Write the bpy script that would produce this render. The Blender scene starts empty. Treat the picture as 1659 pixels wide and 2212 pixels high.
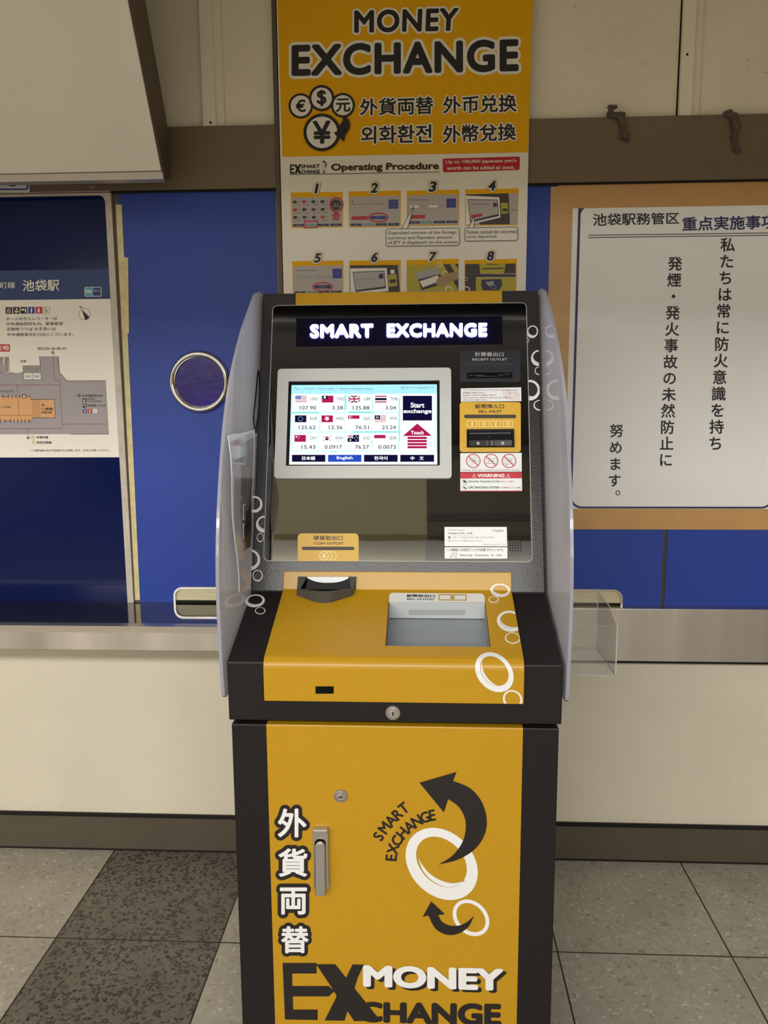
import bpy, bmesh, math, random
from mathutils import Vector, Matrix
random.seed(7)
SC_ = bpy.context.scene
COL = SC_.collection

# ------------------------------------------------------------------ camera, light, exposure
F_PX, PITCH, ROLL, YAW = 1720.4, 0.15135, 0.00603, 0.04893
CAM = Vector((0.0, -2.3411, 1.4648))
W_, H_ = 1659.0, 2212.0
FW = Vector((-math.sin(YAW) * math.cos(PITCH), math.cos(YAW) * math.cos(PITCH), -math.sin(PITCH)))
_r = Vector((math.cos(YAW), math.sin(YAW), 0))
_u = _r.cross(FW)
RT = _r * math.cos(ROLL) - _u * math.sin(ROLL)
UP = _u * math.cos(ROLL) + _r * math.sin(ROLL)
cam = bpy.data.cameras.new('camera')
cam.sensor_fit = 'VERTICAL'
cam.sensor_height = 36.0
cam.lens = 36.0 * F_PX / H_
cam.clip_start = 0.05
camo = bpy.data.objects.new('camera', cam)
COL.objects.link(camo)
camo.matrix_world = Matrix(((RT.x, UP.x, -FW.x, CAM.x), (RT.y, UP.y, -FW.y, CAM.y), (RT.z, UP.z, -FW.z, CAM.z), (0, 0, 0, 1)))
SC_.camera = camo
SC_.view_settings.view_transform = 'Standard'
SC_.view_settings.look = 'None'
SC_.view_settings.gamma = 1.0
SC_.view_settings.use_curve_mapping = False
SC_.view_settings.exposure = 0.28

wd = bpy.data.worlds.new('world')
SC_.world = wd
wd.use_nodes = True
wd.node_tree.nodes['Background'].inputs[0].default_value = (1.0, 0.95, 0.86, 1)
wd.node_tree.nodes['Background'].inputs[1].default_value = 0.3


def area(name, loc, sx, sy, power, col=(1.0, 0.985, 0.95), rot=(0, 0, 0)):
    l = bpy.data.lights.new(name, 'AREA')
    l.shape = 'RECTANGLE'
    l.size, l.size_y, l.energy, l.color = sx, sy, power, col
    o = bpy.data.objects.new(name, l)
    o.location, o.rotation_euler = loc, rot
    COL.objects.link(o)
    return o


# rows of fluorescent fittings on the concourse ceiling behind the photographer, some light thrown up on the ceiling; those nearer the wall are added fill
area('ceiling_lamp_or_fill', (-1.7, -4.35, 2.62), 6.0, 0.3, 120, rot=(math.radians(50), 0, 0))
area('ceiling_lamp_or_fill', (-0.8, -8.2, 2.62), 7.5, 0.4, 112, rot=(math.radians(40), 0, 0))
area('ceiling_lamp_or_fill', (0.3, -1.15, 2.70), 4.5, 0.2, 2.5)  # weak overhead fill, added to lift the upper wall
area('ceiling_lamp_or_fill', (-1.0, -1.62, 2.62), 4.0, 0.12, 14, rot=(-math.radians(80), 0, 0))  # added light, aimed at the hanging board to brighten its reflection in the glass
area('ceiling_uplight_or_fill', (-0.8, -4.35, 2.60), 6.5, 0.35, 18, rot=(math.pi, 0, 0))
area('ceiling_uplight_or_fill', (0.0, -0.85, 2.5), 4.5, 0.2, 4, rot=(math.pi, 0, 0))  # added upward fill for the near ceiling and the upper wall
area('ceiling_uplight_or_fill', (-0.8, -8.2, 2.60), 7.5, 0.4, 25, rot=(math.pi, 0, 0))

# ------------------------------------------------------------------ geometry helpers


def ray(px, py):
    return FW + RT * ((px - W_ / 2) / F_PX) - UP * ((py - H_ / 2) / F_PX)


class Plane:
    """a flat surface; map() lays a point of it, n metres off the surface"""

    def __init__(s, O, U, V):
        s.O, s.U, s.V = Vector(O), Vector(U).normalized(), Vector(V).normalized()
        s.N = s.U.cross(s.V).normalized()

    def map(s, px, py, n=0.0):
        d = ray(px, py)
        t = (s.O - CAM).dot(s.N) / d.dot(s.N)
        return CAM + d * t + s.N * n

    def uv(s, px, py):
        q = s.map(px, py) - s.O
        return q.dot(s.U), q.dot(s.V)

    def w(s, u, v, n=0.0):
        return s.O + s.U * u + s.V * v + s.N * n

    def off(s, n):
        return Plane(s.O + s.N * n, s.U, s.V)


def wallplane(y):
    return Plane((0, y, 0), (1, 0, 0), (0, 0, 1))


class Profile:
    """a sheet bent along x: polyline of (y, z) from top/back to bottom/front"""

    def __init__(s, pts):
        s.p = pts

    def map(s, px, py, n=0.0):
        d = ray(px, py)
        best = None
        for (a, b) in zip(s.p, s.p[1:]):
            ty, tz = b[0] - a[0], b[1] - a[1]
            ny, nz = tz, -ty
            if ny > 0:
                ny, nz = -ny, -nz
            den = d.y * ny + d.z * nz
            if abs(den) < 1e-9:
                continue
            t = ((a[0] - CAM.y) * ny + (a[1] - CAM.z) * nz) / den
            P = CAM + d * t
            k = ((P.y - a[0]) * ty + (P.z - a[1]) * tz) / (ty * ty + tz * tz)
            e = max(0, -k, k - 1)
            if best is None or e < best[0]:
                L = math.hypot(ny, nz)
                best = (e, P + Vector((0, ny / L, nz / L)) * n)
        return best[1]


_txt = {}


def txt(body, res=4, space=1.0):
    """outline of a string as flat triangles: verts, faces, ink box (built-in typeface)"""
    k = (body, res, space)
    if k not in _txt:
        c = bpy.data.curves.new('lettering', 'FONT')
        c.body = body
        c.resolution_u = res
        c.space_character = space
        o = bpy.data.objects.new('lettering', c)
        COL.objects.link(o)
        dg = bpy.context.evaluated_depsgraph_get()
        m = bpy.data.meshes.new_from_object(o.evaluated_get(dg))
        vs = [(v.co.x, v.co.y) for v in m.vertices]
        fs = [tuple(p.vertices) for p in m.polygons]
        bpy.data.objects.remove(o)
        bpy.data.curves.remove(c)
        bpy.data.meshes.remove(m)
        xs, ys = [v[0] for v in vs], [v[1] for v in vs]
        _txt[k] = (vs, fs, (min(xs), min(ys), max(xs), max(ys)))
    return _txt[k]


class MB:
    def __init__(s):
        s.v, s.f, s.m, s.mats = [], [], [], []

    def mi(s, mat):
        if mat not in s.mats:
            s.mats.append(mat)
        return s.mats.index(mat)

    def add(s, vs, fs, mat):
        b = len(s.v)
        s.v += [tuple(v) for v in vs]
        i = s.mi(mat)
        for f in fs:
            s.f.append(tuple(b + k for k in f))
            s.m.append(i)

    def poly(s, pts, mat):
        s.add(pts, [tuple(range(len(pts)))], mat)

    def box(s, a, b, mat):
        (x0, y0, z0), (x1, y1, z1) = a, b
        vs = [(x, y, z) for z in (z0, z1) for y in (y0, y1) for x in (x0, x1)]
        s.add(vs, [(0, 2, 3, 1), (4, 5, 7, 6), (0, 1, 5, 4), (2, 6, 7, 3), (0, 4, 6, 2), (1, 3, 7, 5)], mat)

    def prism(s, lo, hi, mat, side=None, bottom=True):
        n = len(lo)
        s.add(hi, [tuple(range(n))], mat)
        if bottom:
            s.add(lo, [tuple(reversed(range(n)))], mat)
        s.add(list(lo) + list(hi), [(i, (i + 1) % n, n + (i + 1) % n, n + i) for i in range(n)], side or mat)

    def xprism(s, prof, xs, matf):
        """closed (y,z) outline carried along x through the stations xs; matf(edge, segment) picks the material"""
        n = len(prof)
        base = len(s.v)
        for x in xs:
            s.v += [(x, p[0], p[1]) for p in prof]
        for j in range(len(xs) - 1):
            for i in range(n):
                k = (i + 1) % n
                s.f.append((base + j * n + i, base + j * n + k, base + (j + 1) * n + k, base + (j + 1) * n + i))
                s.m.append(s.mi(matf(i, j)))
        s.f.append(tuple(base + i for i in reversed(range(n))))
        s.m.append(s.mi(matf(-1, 0)))
        s.f.append(tuple(base + (len(xs) - 1) * n + i for i in range(n)))
        s.m.append(s.mi(matf(-1, len(xs) - 2)))

    def tube(s, pts, r, mat, seg=10, closed=False, rf=None):
        pts = [Vector(p) for p in pts]
        n = len(pts)
        rings = []
        for i, p in enumerate(pts):
            a = pts[(i - 1) % n] if (closed or i > 0) else p
            b = pts[(i + 1) % n] if (closed or i < n - 1) else p
            t = (b - a).normalized()
            h = Vector((0, 0, 1)) if abs(t.z) < .9 else Vector((1, 0, 0))
            e1 = t.cross(h).normalized()
            e2 = t.cross(e1)
            rr = rf(i / (n - 1)) * r if rf else r
            rings.append([p + (e1 * math.cos(2 * math.pi * k / seg) + e2 * math.sin(2 * math.pi * k / seg)) * rr for k in range(seg)])
        vs = [v for g in rings for v in g]
        fs = []
        for i in range(n if closed else n - 1):
            j = (i + 1) % n
            for k in range(seg):
                l = (k + 1) % seg
                fs.append((i * seg + k, i * seg + l, j * seg + l, j * seg + k))
        if not closed:
            fs += [tuple(range(seg))[::-1], tuple((n - 1) * seg + k for k in range(seg))]
        s.add(vs, fs, mat)

    def lathe(s, C, A, prof, mat, seg=40):
        """turned shape about axis A through C: prof = (radius, height) list"""
        A = Vector(A).normalized()
        h = Vector((0, 0, 1)) if abs(A.z) < .9 else Vector((1, 0, 0))
        e1 = A.cross(h).normalized()
        e2 = A.cross(e1)
        vs, fs = [], []
        for (r, z) in prof:
            vs += [Vector(C) + A * z + (e1 * math.cos(2 * math.pi * k / seg) + e2 * math.sin(2 * math.pi * k / seg)) * r for k in range(seg)]
        for i in range(len(prof) - 1):
            for k in range(seg):
                l = (k + 1) % seg
                fs.append((i * seg + k, i * seg + l, (i + 1) * seg + l, (i + 1) * seg + k))
        fs.append(tuple((len(prof) - 1) * seg + k for k in range(seg)))
        s.add(vs, fs, mat)

    def build(s, name, parent=None, bevel=0, smooth=False, recalc=True, segs=2, angle=35):
        me = bpy.data.meshes.new(name)
        me.from_pydata(s.v, [], s.f)
        for m in s.mats:
            me.materials.append(m)
        me.polygons.foreach_set('material_index', s.m)
        if recalc:
            bm = bmesh.new()
            bm.from_mesh(me)
            bmesh.ops.remove_doubles(bm, verts=bm.verts, dist=1e-6)
            bmesh.ops.recalc_face_normals(bm, faces=bm.faces)
            bm.to_mesh(me)
            bm.free()
        o = bpy.data.objects.new(name, me)
        COL.objects.link(o)
        if parent is not None:
            o.parent = parent
            o.matrix_parent_inverse = parent_inv(parent)
        if bevel:
            b = o.modifiers.new('edge', 'BEVEL')
            b.width, b.segments, b.limit_method, b.angle_limit = bevel, segs, 'ANGLE', math.radians(angle)
            b.harden_normals = False
        if smooth:
            for p in me.polygons:
                p.use_smooth = True
        return o


def parent_inv(p):
    # parts are modelled in room coordinates; only the Empties carry a location
    return Matrix.Translation(p.location).inverted()


def empty(name, loc):
    o = bpy.data.objects.new(name, None)
    o.empty_display_size = .1
    o.location = loc
    COL.objects.link(o)
    return o


def tag(o, label=None, cat=None, group=None, kind=None):
    for k, v in (('label', label), ('category', cat), ('group', group), ('kind', kind)):
        if v:
            o[k] = v
    return o


def cut(o, cutter):
    b = o.modifiers.new('cut', 'BOOLEAN')
    b.operation, b.object, b.solver = 'DIFFERENCE', cutter, 'EXACT'
    dg = bpy.context.evaluated_depsgraph_get()
    dg.update()
    me = bpy.data.meshes.new_from_object(o.evaluated_get(dg))
    o.modifiers.clear()
    o.data = me
    bpy.data.objects.remove(cutter)
    return o


def smoothpts(pts, n=6, closed=False):
    out = []
    N = len(pts)
    rng = range(N if closed else N - 1)
    for i in rng:
        p = [pts[(i + k) % N] if closed else pts[min(max(i + k, 0), N - 1)] for k in (-1, 0, 1, 2)]
        for j in range(n):
            t = j / n
            out.append(tuple(0.5 * (2 * p[1][a] + (p[2][a] - p[0][a]) * t + (2 * p[0][a] - 5 * p[1][a] + 4 * p[2][a] - p[3][a]) * t * t + (3 * p[1][a] - p[0][a] - 3 * p[2][a] + p[3][a]) * t ** 3) for a in range(len(pts[0]))))
    if not closed:
        out.append(tuple(pts[-1]))
    return out


def rrpts(x0, y0, x1, y1, r, n=6, corners=(1, 1, 1, 1)):
    """rounded rectangle outline, corners tl tr br bl"""
    out = []
    for (cx, cy, a0, on, kx, ky) in ((x0 + r, y0 + r, 180, corners[0], x0, y0), (x1 - r, y0 + r, 270, corners[1], x1, y0), (x1 - r, y1 - r, 0, corners[2], x1, y1), (x0 + r, y1 - r, 90, corners[3], x0, y1)):
        if not on:
            out.append((kx, ky))
            continue
        for k in range(n + 1):
            a = math.radians(a0 + 90 * k / n)
            out.append((cx + r * math.cos(a), cy + r * math.sin(a)))
    return out


def quadmap(q):
    """unit square -> four corners tl tr br bl"""
    tl, tr, br, bl = q
    return lambda s, t: (tuple((1 - s) * (1 - t) * tl[a] + s * (1 - t) * tr[a] + s * t * br[a] + (1 - s) * t * bl[a] for a in (0, 1)))


def ell(cx, cy, a, b, rot=0, n=48, a0=0, a1=360):
    c, s_ = math.cos(math.radians(rot)), math.sin(math.radians(rot))
    out = []
    for k in range(n):
        t = math.radians(a0 + (a1 - a0) * k / n)
        x, y = a * math.cos(t), b * math.sin(t)
        out.append((cx + x * c - y * s_, cy + x * s_ + y * c))
    return out


STEP = 0.00025


class Draw:
    """printing on a surface; z = (x0, y0, scale) of the measuring grid"""

    def __init__(s, mb, surf, z=(0, 0, 1), n=0.0003):
        s.mb, s.S, s.z, s.n = mb, surf, z, n

    def g(s, z):
        return Draw(s.mb, s.S, z, s.n)

    def m(s, p, L=0):
        return s.S.map(s.z[0] + p[0] * s.z[2], s.z[1] + p[1] * s.z[2], s.n + L * STEP)

    def poly(s, pts, mat, L=0):
        s.mb.poly([s.m(p, L) for p in pts], mat)

    def rect(s, x0, y0, x1, y1, mat, L=0):
        s.poly([(x0, y0), (x1, y0), (x1, y1), (x0, y1)], mat, L)

    def rr(s, x0, y0, x1, y1, r, mat, L=0, corners=(1, 1, 1, 1)):
        s.poly(rrpts(x0, y0, x1, y1, r, 6, corners), mat, L)

    def rrq(s, q, r, mat, L=0, corners=(1, 1, 1, 1)):
        f = quadmap(q)
        w = math.dist(q[0], q[1])
        h = math.dist(q[0], q[3])
        s.poly([f(x / w, y / h) for x, y in rrpts(0, 0, w, h, r, 6, corners)], mat, L)

    def strip(s, A, B, mat, L=0, closed=True, clip=None, sub=1):
        n = len(A)
        for i in range(n if closed else n - 1):
            j = (i + 1) % n
            for k in range(sub):
                t0, t1 = k / sub, (k + 1) / sub
                mix = lambda i_, t: (A[i_][0] * (1 - t) + B[i_][0] * t, A[i_][1] * (1 - t) + B[i_][1] * t)
                q = [s.m(mix(i, t0), L), s.m(mix(j, t0), L), s.m(mix(j, t1), L), s.m(mix(i, t1), L)]
                if clip:
                    for (ax, sg, c) in clip:
                        o = []
                        for a, b in zip(q, q[1:] + q[:1]):
                            da, db = sg * (a[ax] - c), sg * (b[ax] - c)
                            if da >= 0:
                                o.append(a)
                            if da * db < 0:
                                o.append(a + (b - a) * (da / (da - db)))
                        q = o
                        if len(q) < 3:
                            break
                if len(q) >= 3:
                    s.mb.poly(q, mat)

    def frame(s, x0, y0, x1, y1, w, mat, L=0, r=0.0):
        A = rrpts(x0, y0, x1, y1, max(r, .01))
        B = rrpts(x0 + w, y0 + w, x1 - w, y1 - w, max(r - w, .01))
        s.strip(A, B, mat, L)

    def frameq(s, q, w, mat, L=0, r=0.01):
        f = quadmap(q)
        W, H = math.dist(q[0], q[1]), math.dist(q[0], q[3])
        A = [f(x / W, y / H) for x, y in rrpts(0, 0, W, H, max(r, .01))]
        B = [f(x / W, y / H) for x, y in rrpts(w, w, W - w, H - w, max(r - w, .01))]
        s.strip(A, B, mat, L)

    def line(s, pts, w, mat, L=0, closed=False):
        n = len(pts)
        A, B = [], []
        for i, p in enumerate(pts):
            a = pts[(i - 1) % n] if (closed or i > 0) else p
            b = pts[(i + 1) % n] if (closed or i < n - 1) else p
            dx, dy = b[0] - a[0], b[1] - a[1]
            l = math.hypot(dx, dy) or 1
            nx, ny = -dy / l * w / 2, dx / l * w / 2
            A.append((p[0] + nx, p[1] + ny))
            B.append((p[0] - nx, p[1] - ny))
        s.strip(A, B, mat, L, closed)

    def dots(s, pts, gap, r, mat, L=0):
        for a, b in zip(pts, pts[1:]):
            d = math.dist(a, b)
            n = max(1, int(d / gap))
            for k in range(n):
                t = k / n
                x, y = a[0] + (b[0] - a[0]) * t, a[1] + (b[1] - a[1]) * t
                s.poly([(x - r, y - r), (x + r, y - r), (x + r, y + r), (x - r, y + r)], mat, L)

    def disc(s, cx, cy, rx, ry, mat, L=0, rot=0):
        s.poly(ell(cx, cy, rx, ry, rot, 40), mat, L)

    def ring(s, cx, cy, rx, ry, w, mat, L=0, rot=0, clip=None, sub=1, n=56):
        s.strip(ell(cx, cy, rx, ry, rot, n), ell(cx, cy, rx - w, ry - w, rot, n), mat, L, True, clip, sub)

    def text(s, body, q, mat, L=0, bold=0.0, halo=None, res=3, shear=0.0, space=1.0):
        """string fitted into box (x0,y0,x1,y1) or four corners; halo = (radius, material)"""
        if len(q) == 4 and not hasattr(q[0], '__len__'):
            x0, y0, x1, y1 = q
            q = ((x0, y0), (x1, y0), (x1, y1), (x0, y1))
        vs, fs, (a, b, c, d) = txt(body, res, space)
        f = quadmap(q)
        a, b, c, d = a - bold, b - bold, c + bold, d + bold
        sw = shear * (d - b)

        cnt = [0]

        def put(dx, dy, mt, LL):
            LL += cnt[0] * .025      # copies lie a few microns apart so none shades another
            cnt[0] += 1
            P = []
            for x, y in vs:
                x += dx
                y += dy
                t = (d - y) / (d - b)
                P.append(s.m(f((x - a + sw * (1 - t)) / (c - a + sw), t), LL))
            s.mb.add(P, fs, mt)
        if halo:
            for k in range(20):
                A = 2 * math.pi * k / 20
                put(halo[0] * math.cos(A), halo[0] * math.sin(A), halo[1], L)
            for k in range(8):
                A = 2 * math.pi * k / 8
                put(halo[0] * .55 * math.cos(A), halo[0] * .55 * math.sin(A), halo[1], L)
            L += 1
            cnt[0] = 0
        put(0, 0, mat, L)
        if bold:
            for k in range(12):
                A = 2 * math.pi * k / 12
                put(bold * math.cos(A), bold * math.sin(A), mat, L)

    def glyph(s, ch, cx, cy, h, ang, mat, L=0, bold=0.0, wk=1.0):
        """one letter of cap height h centred at cx, cy and turned by ang degrees"""
        vs, fs, (a, b, c, d) = txt(ch, 3)
        k = h / (d - b)
        ca, sa = math.cos(math.radians(ang)), math.sin(math.radians(ang))
        offs = [(0, 0)] + ([(bold * math.cos(t * math.pi / 3), bold * math.sin(t * math.pi / 3)) for t in range(6)] if bold else [])
        for dx, dy in offs:
            P = []
            L += .04
            for x, y in vs:
                X, Y = (x + dx - (a + c) / 2) * k * wk, -(y + dy - (b + d) / 2) * k
                P.append(s.m((cx + X * ca - Y * sa, cy + X * sa + Y * ca), L))
            s.mb.add(P, fs, mat)

    def column(s, body, p0, p1, size, mat, L=0, bold=0.0):
        """characters set one under another, first centred on p0, last on p1"""
        n = len(body)
        for i, ch in enumerate(body):
            t = i / max(1, n - 1)
            cx, cy = p0[0] + (p1[0] - p0[0]) * t, p0[1] + (p1[1] - p0[1]) * t
            vs, fs, bb = txt(ch, 3)
            offs = [(0, 0)] + ([(bold * math.cos(k * math.pi / 3), bold * math.sin(k * math.pi / 3)) for k in range(6)] if bold else [])
            for oi, (dx, dy) in enumerate(offs):
                s.mb.add([s.m((cx + (x + dx - .5) * size, cy - (y + dy - .36) * size), L + .04 * oi) for x, y in vs], fs, mat)


# ------------------------------------------------------------------ materials


def lin(c):
    return tuple((v / 255 / 12.92) if v / 255 <= 0.04045 else ((v / 255 + 0.055) / 1.055) ** 2.4 for v in c) + (1.0,)


_mats = {}


def mat(name, rgb, rough=0.5, metal=0.0, spec=0.5, noise=0.0, nscale=20.0, bump=0.0, bscale=200.0, stretch=None, coat=0.0, ior=None):
    if name in _mats:
        return _mats[name]
    m = bpy.data.materials.new(name)
    m.use_nodes = True
    nt = m.node_tree
    b = nt.nodes['Principled BSDF']
    col = lin(rgb)
    b.inputs['Base Color'].default_value = col
    b.inputs['Roughness'].default_value = rough
    b.inputs['Metallic'].default_value = metal
    b.inputs['Specular IOR Level'].default_value = spec
    b.inputs['Coat Weight'].default_value = coat
    if ior:
        b.inputs['IOR'].default_value = ior
    if noise or bump:
        tc = nt.nodes.new('ShaderNodeTexCoord')
        src = tc.outputs['Object']
        if stretch:
            mp = nt.nodes.new('ShaderNodeMapping')
            mp.inputs['Scale'].default_value = stretch
            nt.links.new(src, mp.inputs['Vector'])
            src = mp.outputs['Vector']
        if noise:
            n = nt.nodes.new('ShaderNodeTexNoise')
            n.inputs['Scale'].default_value = nscale
            n.inputs['Detail'].default_value = 6
            nt.links.new(src, n.inputs['Vector'])
            r = nt.nodes.new('ShaderNodeValToRGB')
            r.color_ramp.elements[0].position, r.color_ramp.elements[1].position = .3, .7
            r.color_ramp.elements[0].color = tuple(v * (1 - noise) for v in col[:3]) + (1,)
            r.color_ramp.elements[1].color = tuple(min(1, v * (1 + noise)) for v in col[:3]) + (1,)
            nt.links.new(n.outputs['Fac'], r.inputs['Fac'])
            nt.links.new(r.outputs['Color'], b.inputs['Base Color'])
        if bump:
            n = nt.nodes.new('ShaderNodeTexNoise')
            n.inputs['Scale'].default_value = bscale
            n.inputs['Detail'].default_value = 3
            nt.links.new(src, n.inputs['Vector'])
            bp = nt.nodes.new('ShaderNodeBump')
            bp.inputs['Strength'].default_value = bump
            bp.inputs['Distance'].default_value = .002
            nt.links.new(n.outputs['Fac'], bp.inputs['Height'])
            nt.links.new(bp.outputs['Normal'], b.inputs['Normal'])
    _mats[name] = m
    return m


def emit(name, rgb, k=1.0):
    if name in _mats:
        return _mats[name]
    m = bpy.data.materials.new(name)
    m.use_nodes = True
    nt = m.node_tree
    nt.nodes.remove(nt.nodes['Principled BSDF'])
    e = nt.nodes.new('ShaderNodeEmission')
    e.inputs[0].default_value = lin(rgb)
    e.inputs[1].default_value = k
    nt.links.new(e.outputs[0], nt.nodes['Material Output'].inputs[0])
    _mats[name] = m
    return m


def acrylic(name, tint, clear, rough=.08, refl=.5, colr=(150, 152, 156)):
    """see-through plastic sheet: share `clear` of the light passes straight, the rest scatters, a gloss lies over both"""
    m = bpy.data.materials.new(name)
    m.use_nodes = True
    nt = m.node_tree
    b = nt.nodes['Principled BSDF']
    b.inputs['Base Color'].default_value = lin(colr)
    b.inputs['Roughness'].default_value = rough
    b.inputs['Specular IOR Level'].default_value = refl
    t = nt.nodes.new('ShaderNodeBsdfTransparent')
    t.inputs[0].default_value = lin(tint)
    g = nt.nodes.new('ShaderNodeBsdfGlossy')
    g.inputs['Roughness'].default_value = rough
    mx = nt.nodes.new('ShaderNodeMixShader')
    mx.inputs[0].default_value = clear
    nt.links.new(b.outputs[0], mx.inputs[1])
    nt.links.new(t.outputs[0], mx.inputs[2])
    tl = nt.nodes.new('ShaderNodeBsdfTranslucent')
    tl.inputs[0].default_value = lin(colr)
    b.inputs['Specular IOR Level'].default_value = 0
    m0 = nt.nodes.new('ShaderNodeMixShader')
    m0.inputs[0].default_value = .45
    nt.links.new(b.outputs[0], m0.inputs[1])
    nt.links.new(tl.outputs[0], m0.inputs[2])
    nt.links.new(m0.outputs[0], mx.inputs[1])
    lw = nt.nodes.new('ShaderNodeLayerWeight')
    lw.inputs[0].default_value = .5
    pw = nt.nodes.new('ShaderNodeMath')
    pw.operation = 'POWER'
    nt.links.new(lw.outputs['Facing'], pw.inputs[0])
    pw.inputs[1].default_value = 3.5
    fr = nt.nodes.new('ShaderNodeMath')
    fr.operation = 'MULTIPLY_ADD'
    nt.links.new(pw.outputs[0], fr.inputs[0])
    fr.inputs[1].default_value = refl
    fr.inputs[2].default_value = .04
    m2 = nt.nodes.new('ShaderNodeMixShader')
    nt.links.new(fr.outputs[0], m2.inputs[0])
    nt.links.new(mx.outputs[0], m2.inputs[1])
    nt.links.new(g.outputs[0], m2.inputs[2])
    nt.links.new(m2.outputs[0], nt.nodes['Material Output'].inputs[0])
    _mats[name] = m
    return m


def wall_mat(name, rgb, speck=(70, 62, 48)):
    """painted panel with faint mottling and a scatter of small scuffs"""
    m = mat(name, rgb, rough=.55, noise=.05, nscale=3.0, spec=.3)
    nt = m.node_tree
    b = nt.nodes['Principled BSDF']
    tc = nt.nodes.new('ShaderNodeTexCoord')
    mp = nt.nodes.new('ShaderNodeMapping')
    mp.inputs['Scale'].default_value = (14, 14, 60)
    nt.links.new(tc.outputs['Object'], mp.inputs['Vector'])
    n = nt.nodes.new('ShaderNodeTexNoise')
    n.inputs['Scale'].default_value = 3.0
    n.inputs['Detail'].default_value = 4
    nt.links.new(mp.outputs['Vector'], n.inputs['Vector'])
    r = nt.nodes.new('ShaderNodeValToRGB')
    r.color_ramp.elements[0].position, r.color_ramp.elements[1].position = .70, .76
    r.color_ramp.elements[0].color, r.color_ramp.elements[1].color = (0, 0, 0, 1), (.6, .6, .6, 1)
    nt.links.new(n.outputs['Fac'], r.inputs['Fac'])
    mx = nt.nodes.new('ShaderNodeMixRGB')
    src = b.inputs['Base Color'].links[0].from_socket
    nt.links.new(r.outputs['Color'], mx.inputs[0])
    nt.links.new(src, mx.inputs[1])
    mx.inputs[2].default_value = lin(speck)
    nt.links.new(mx.outputs[0], b.inputs['Base Color'])
    return m


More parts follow.
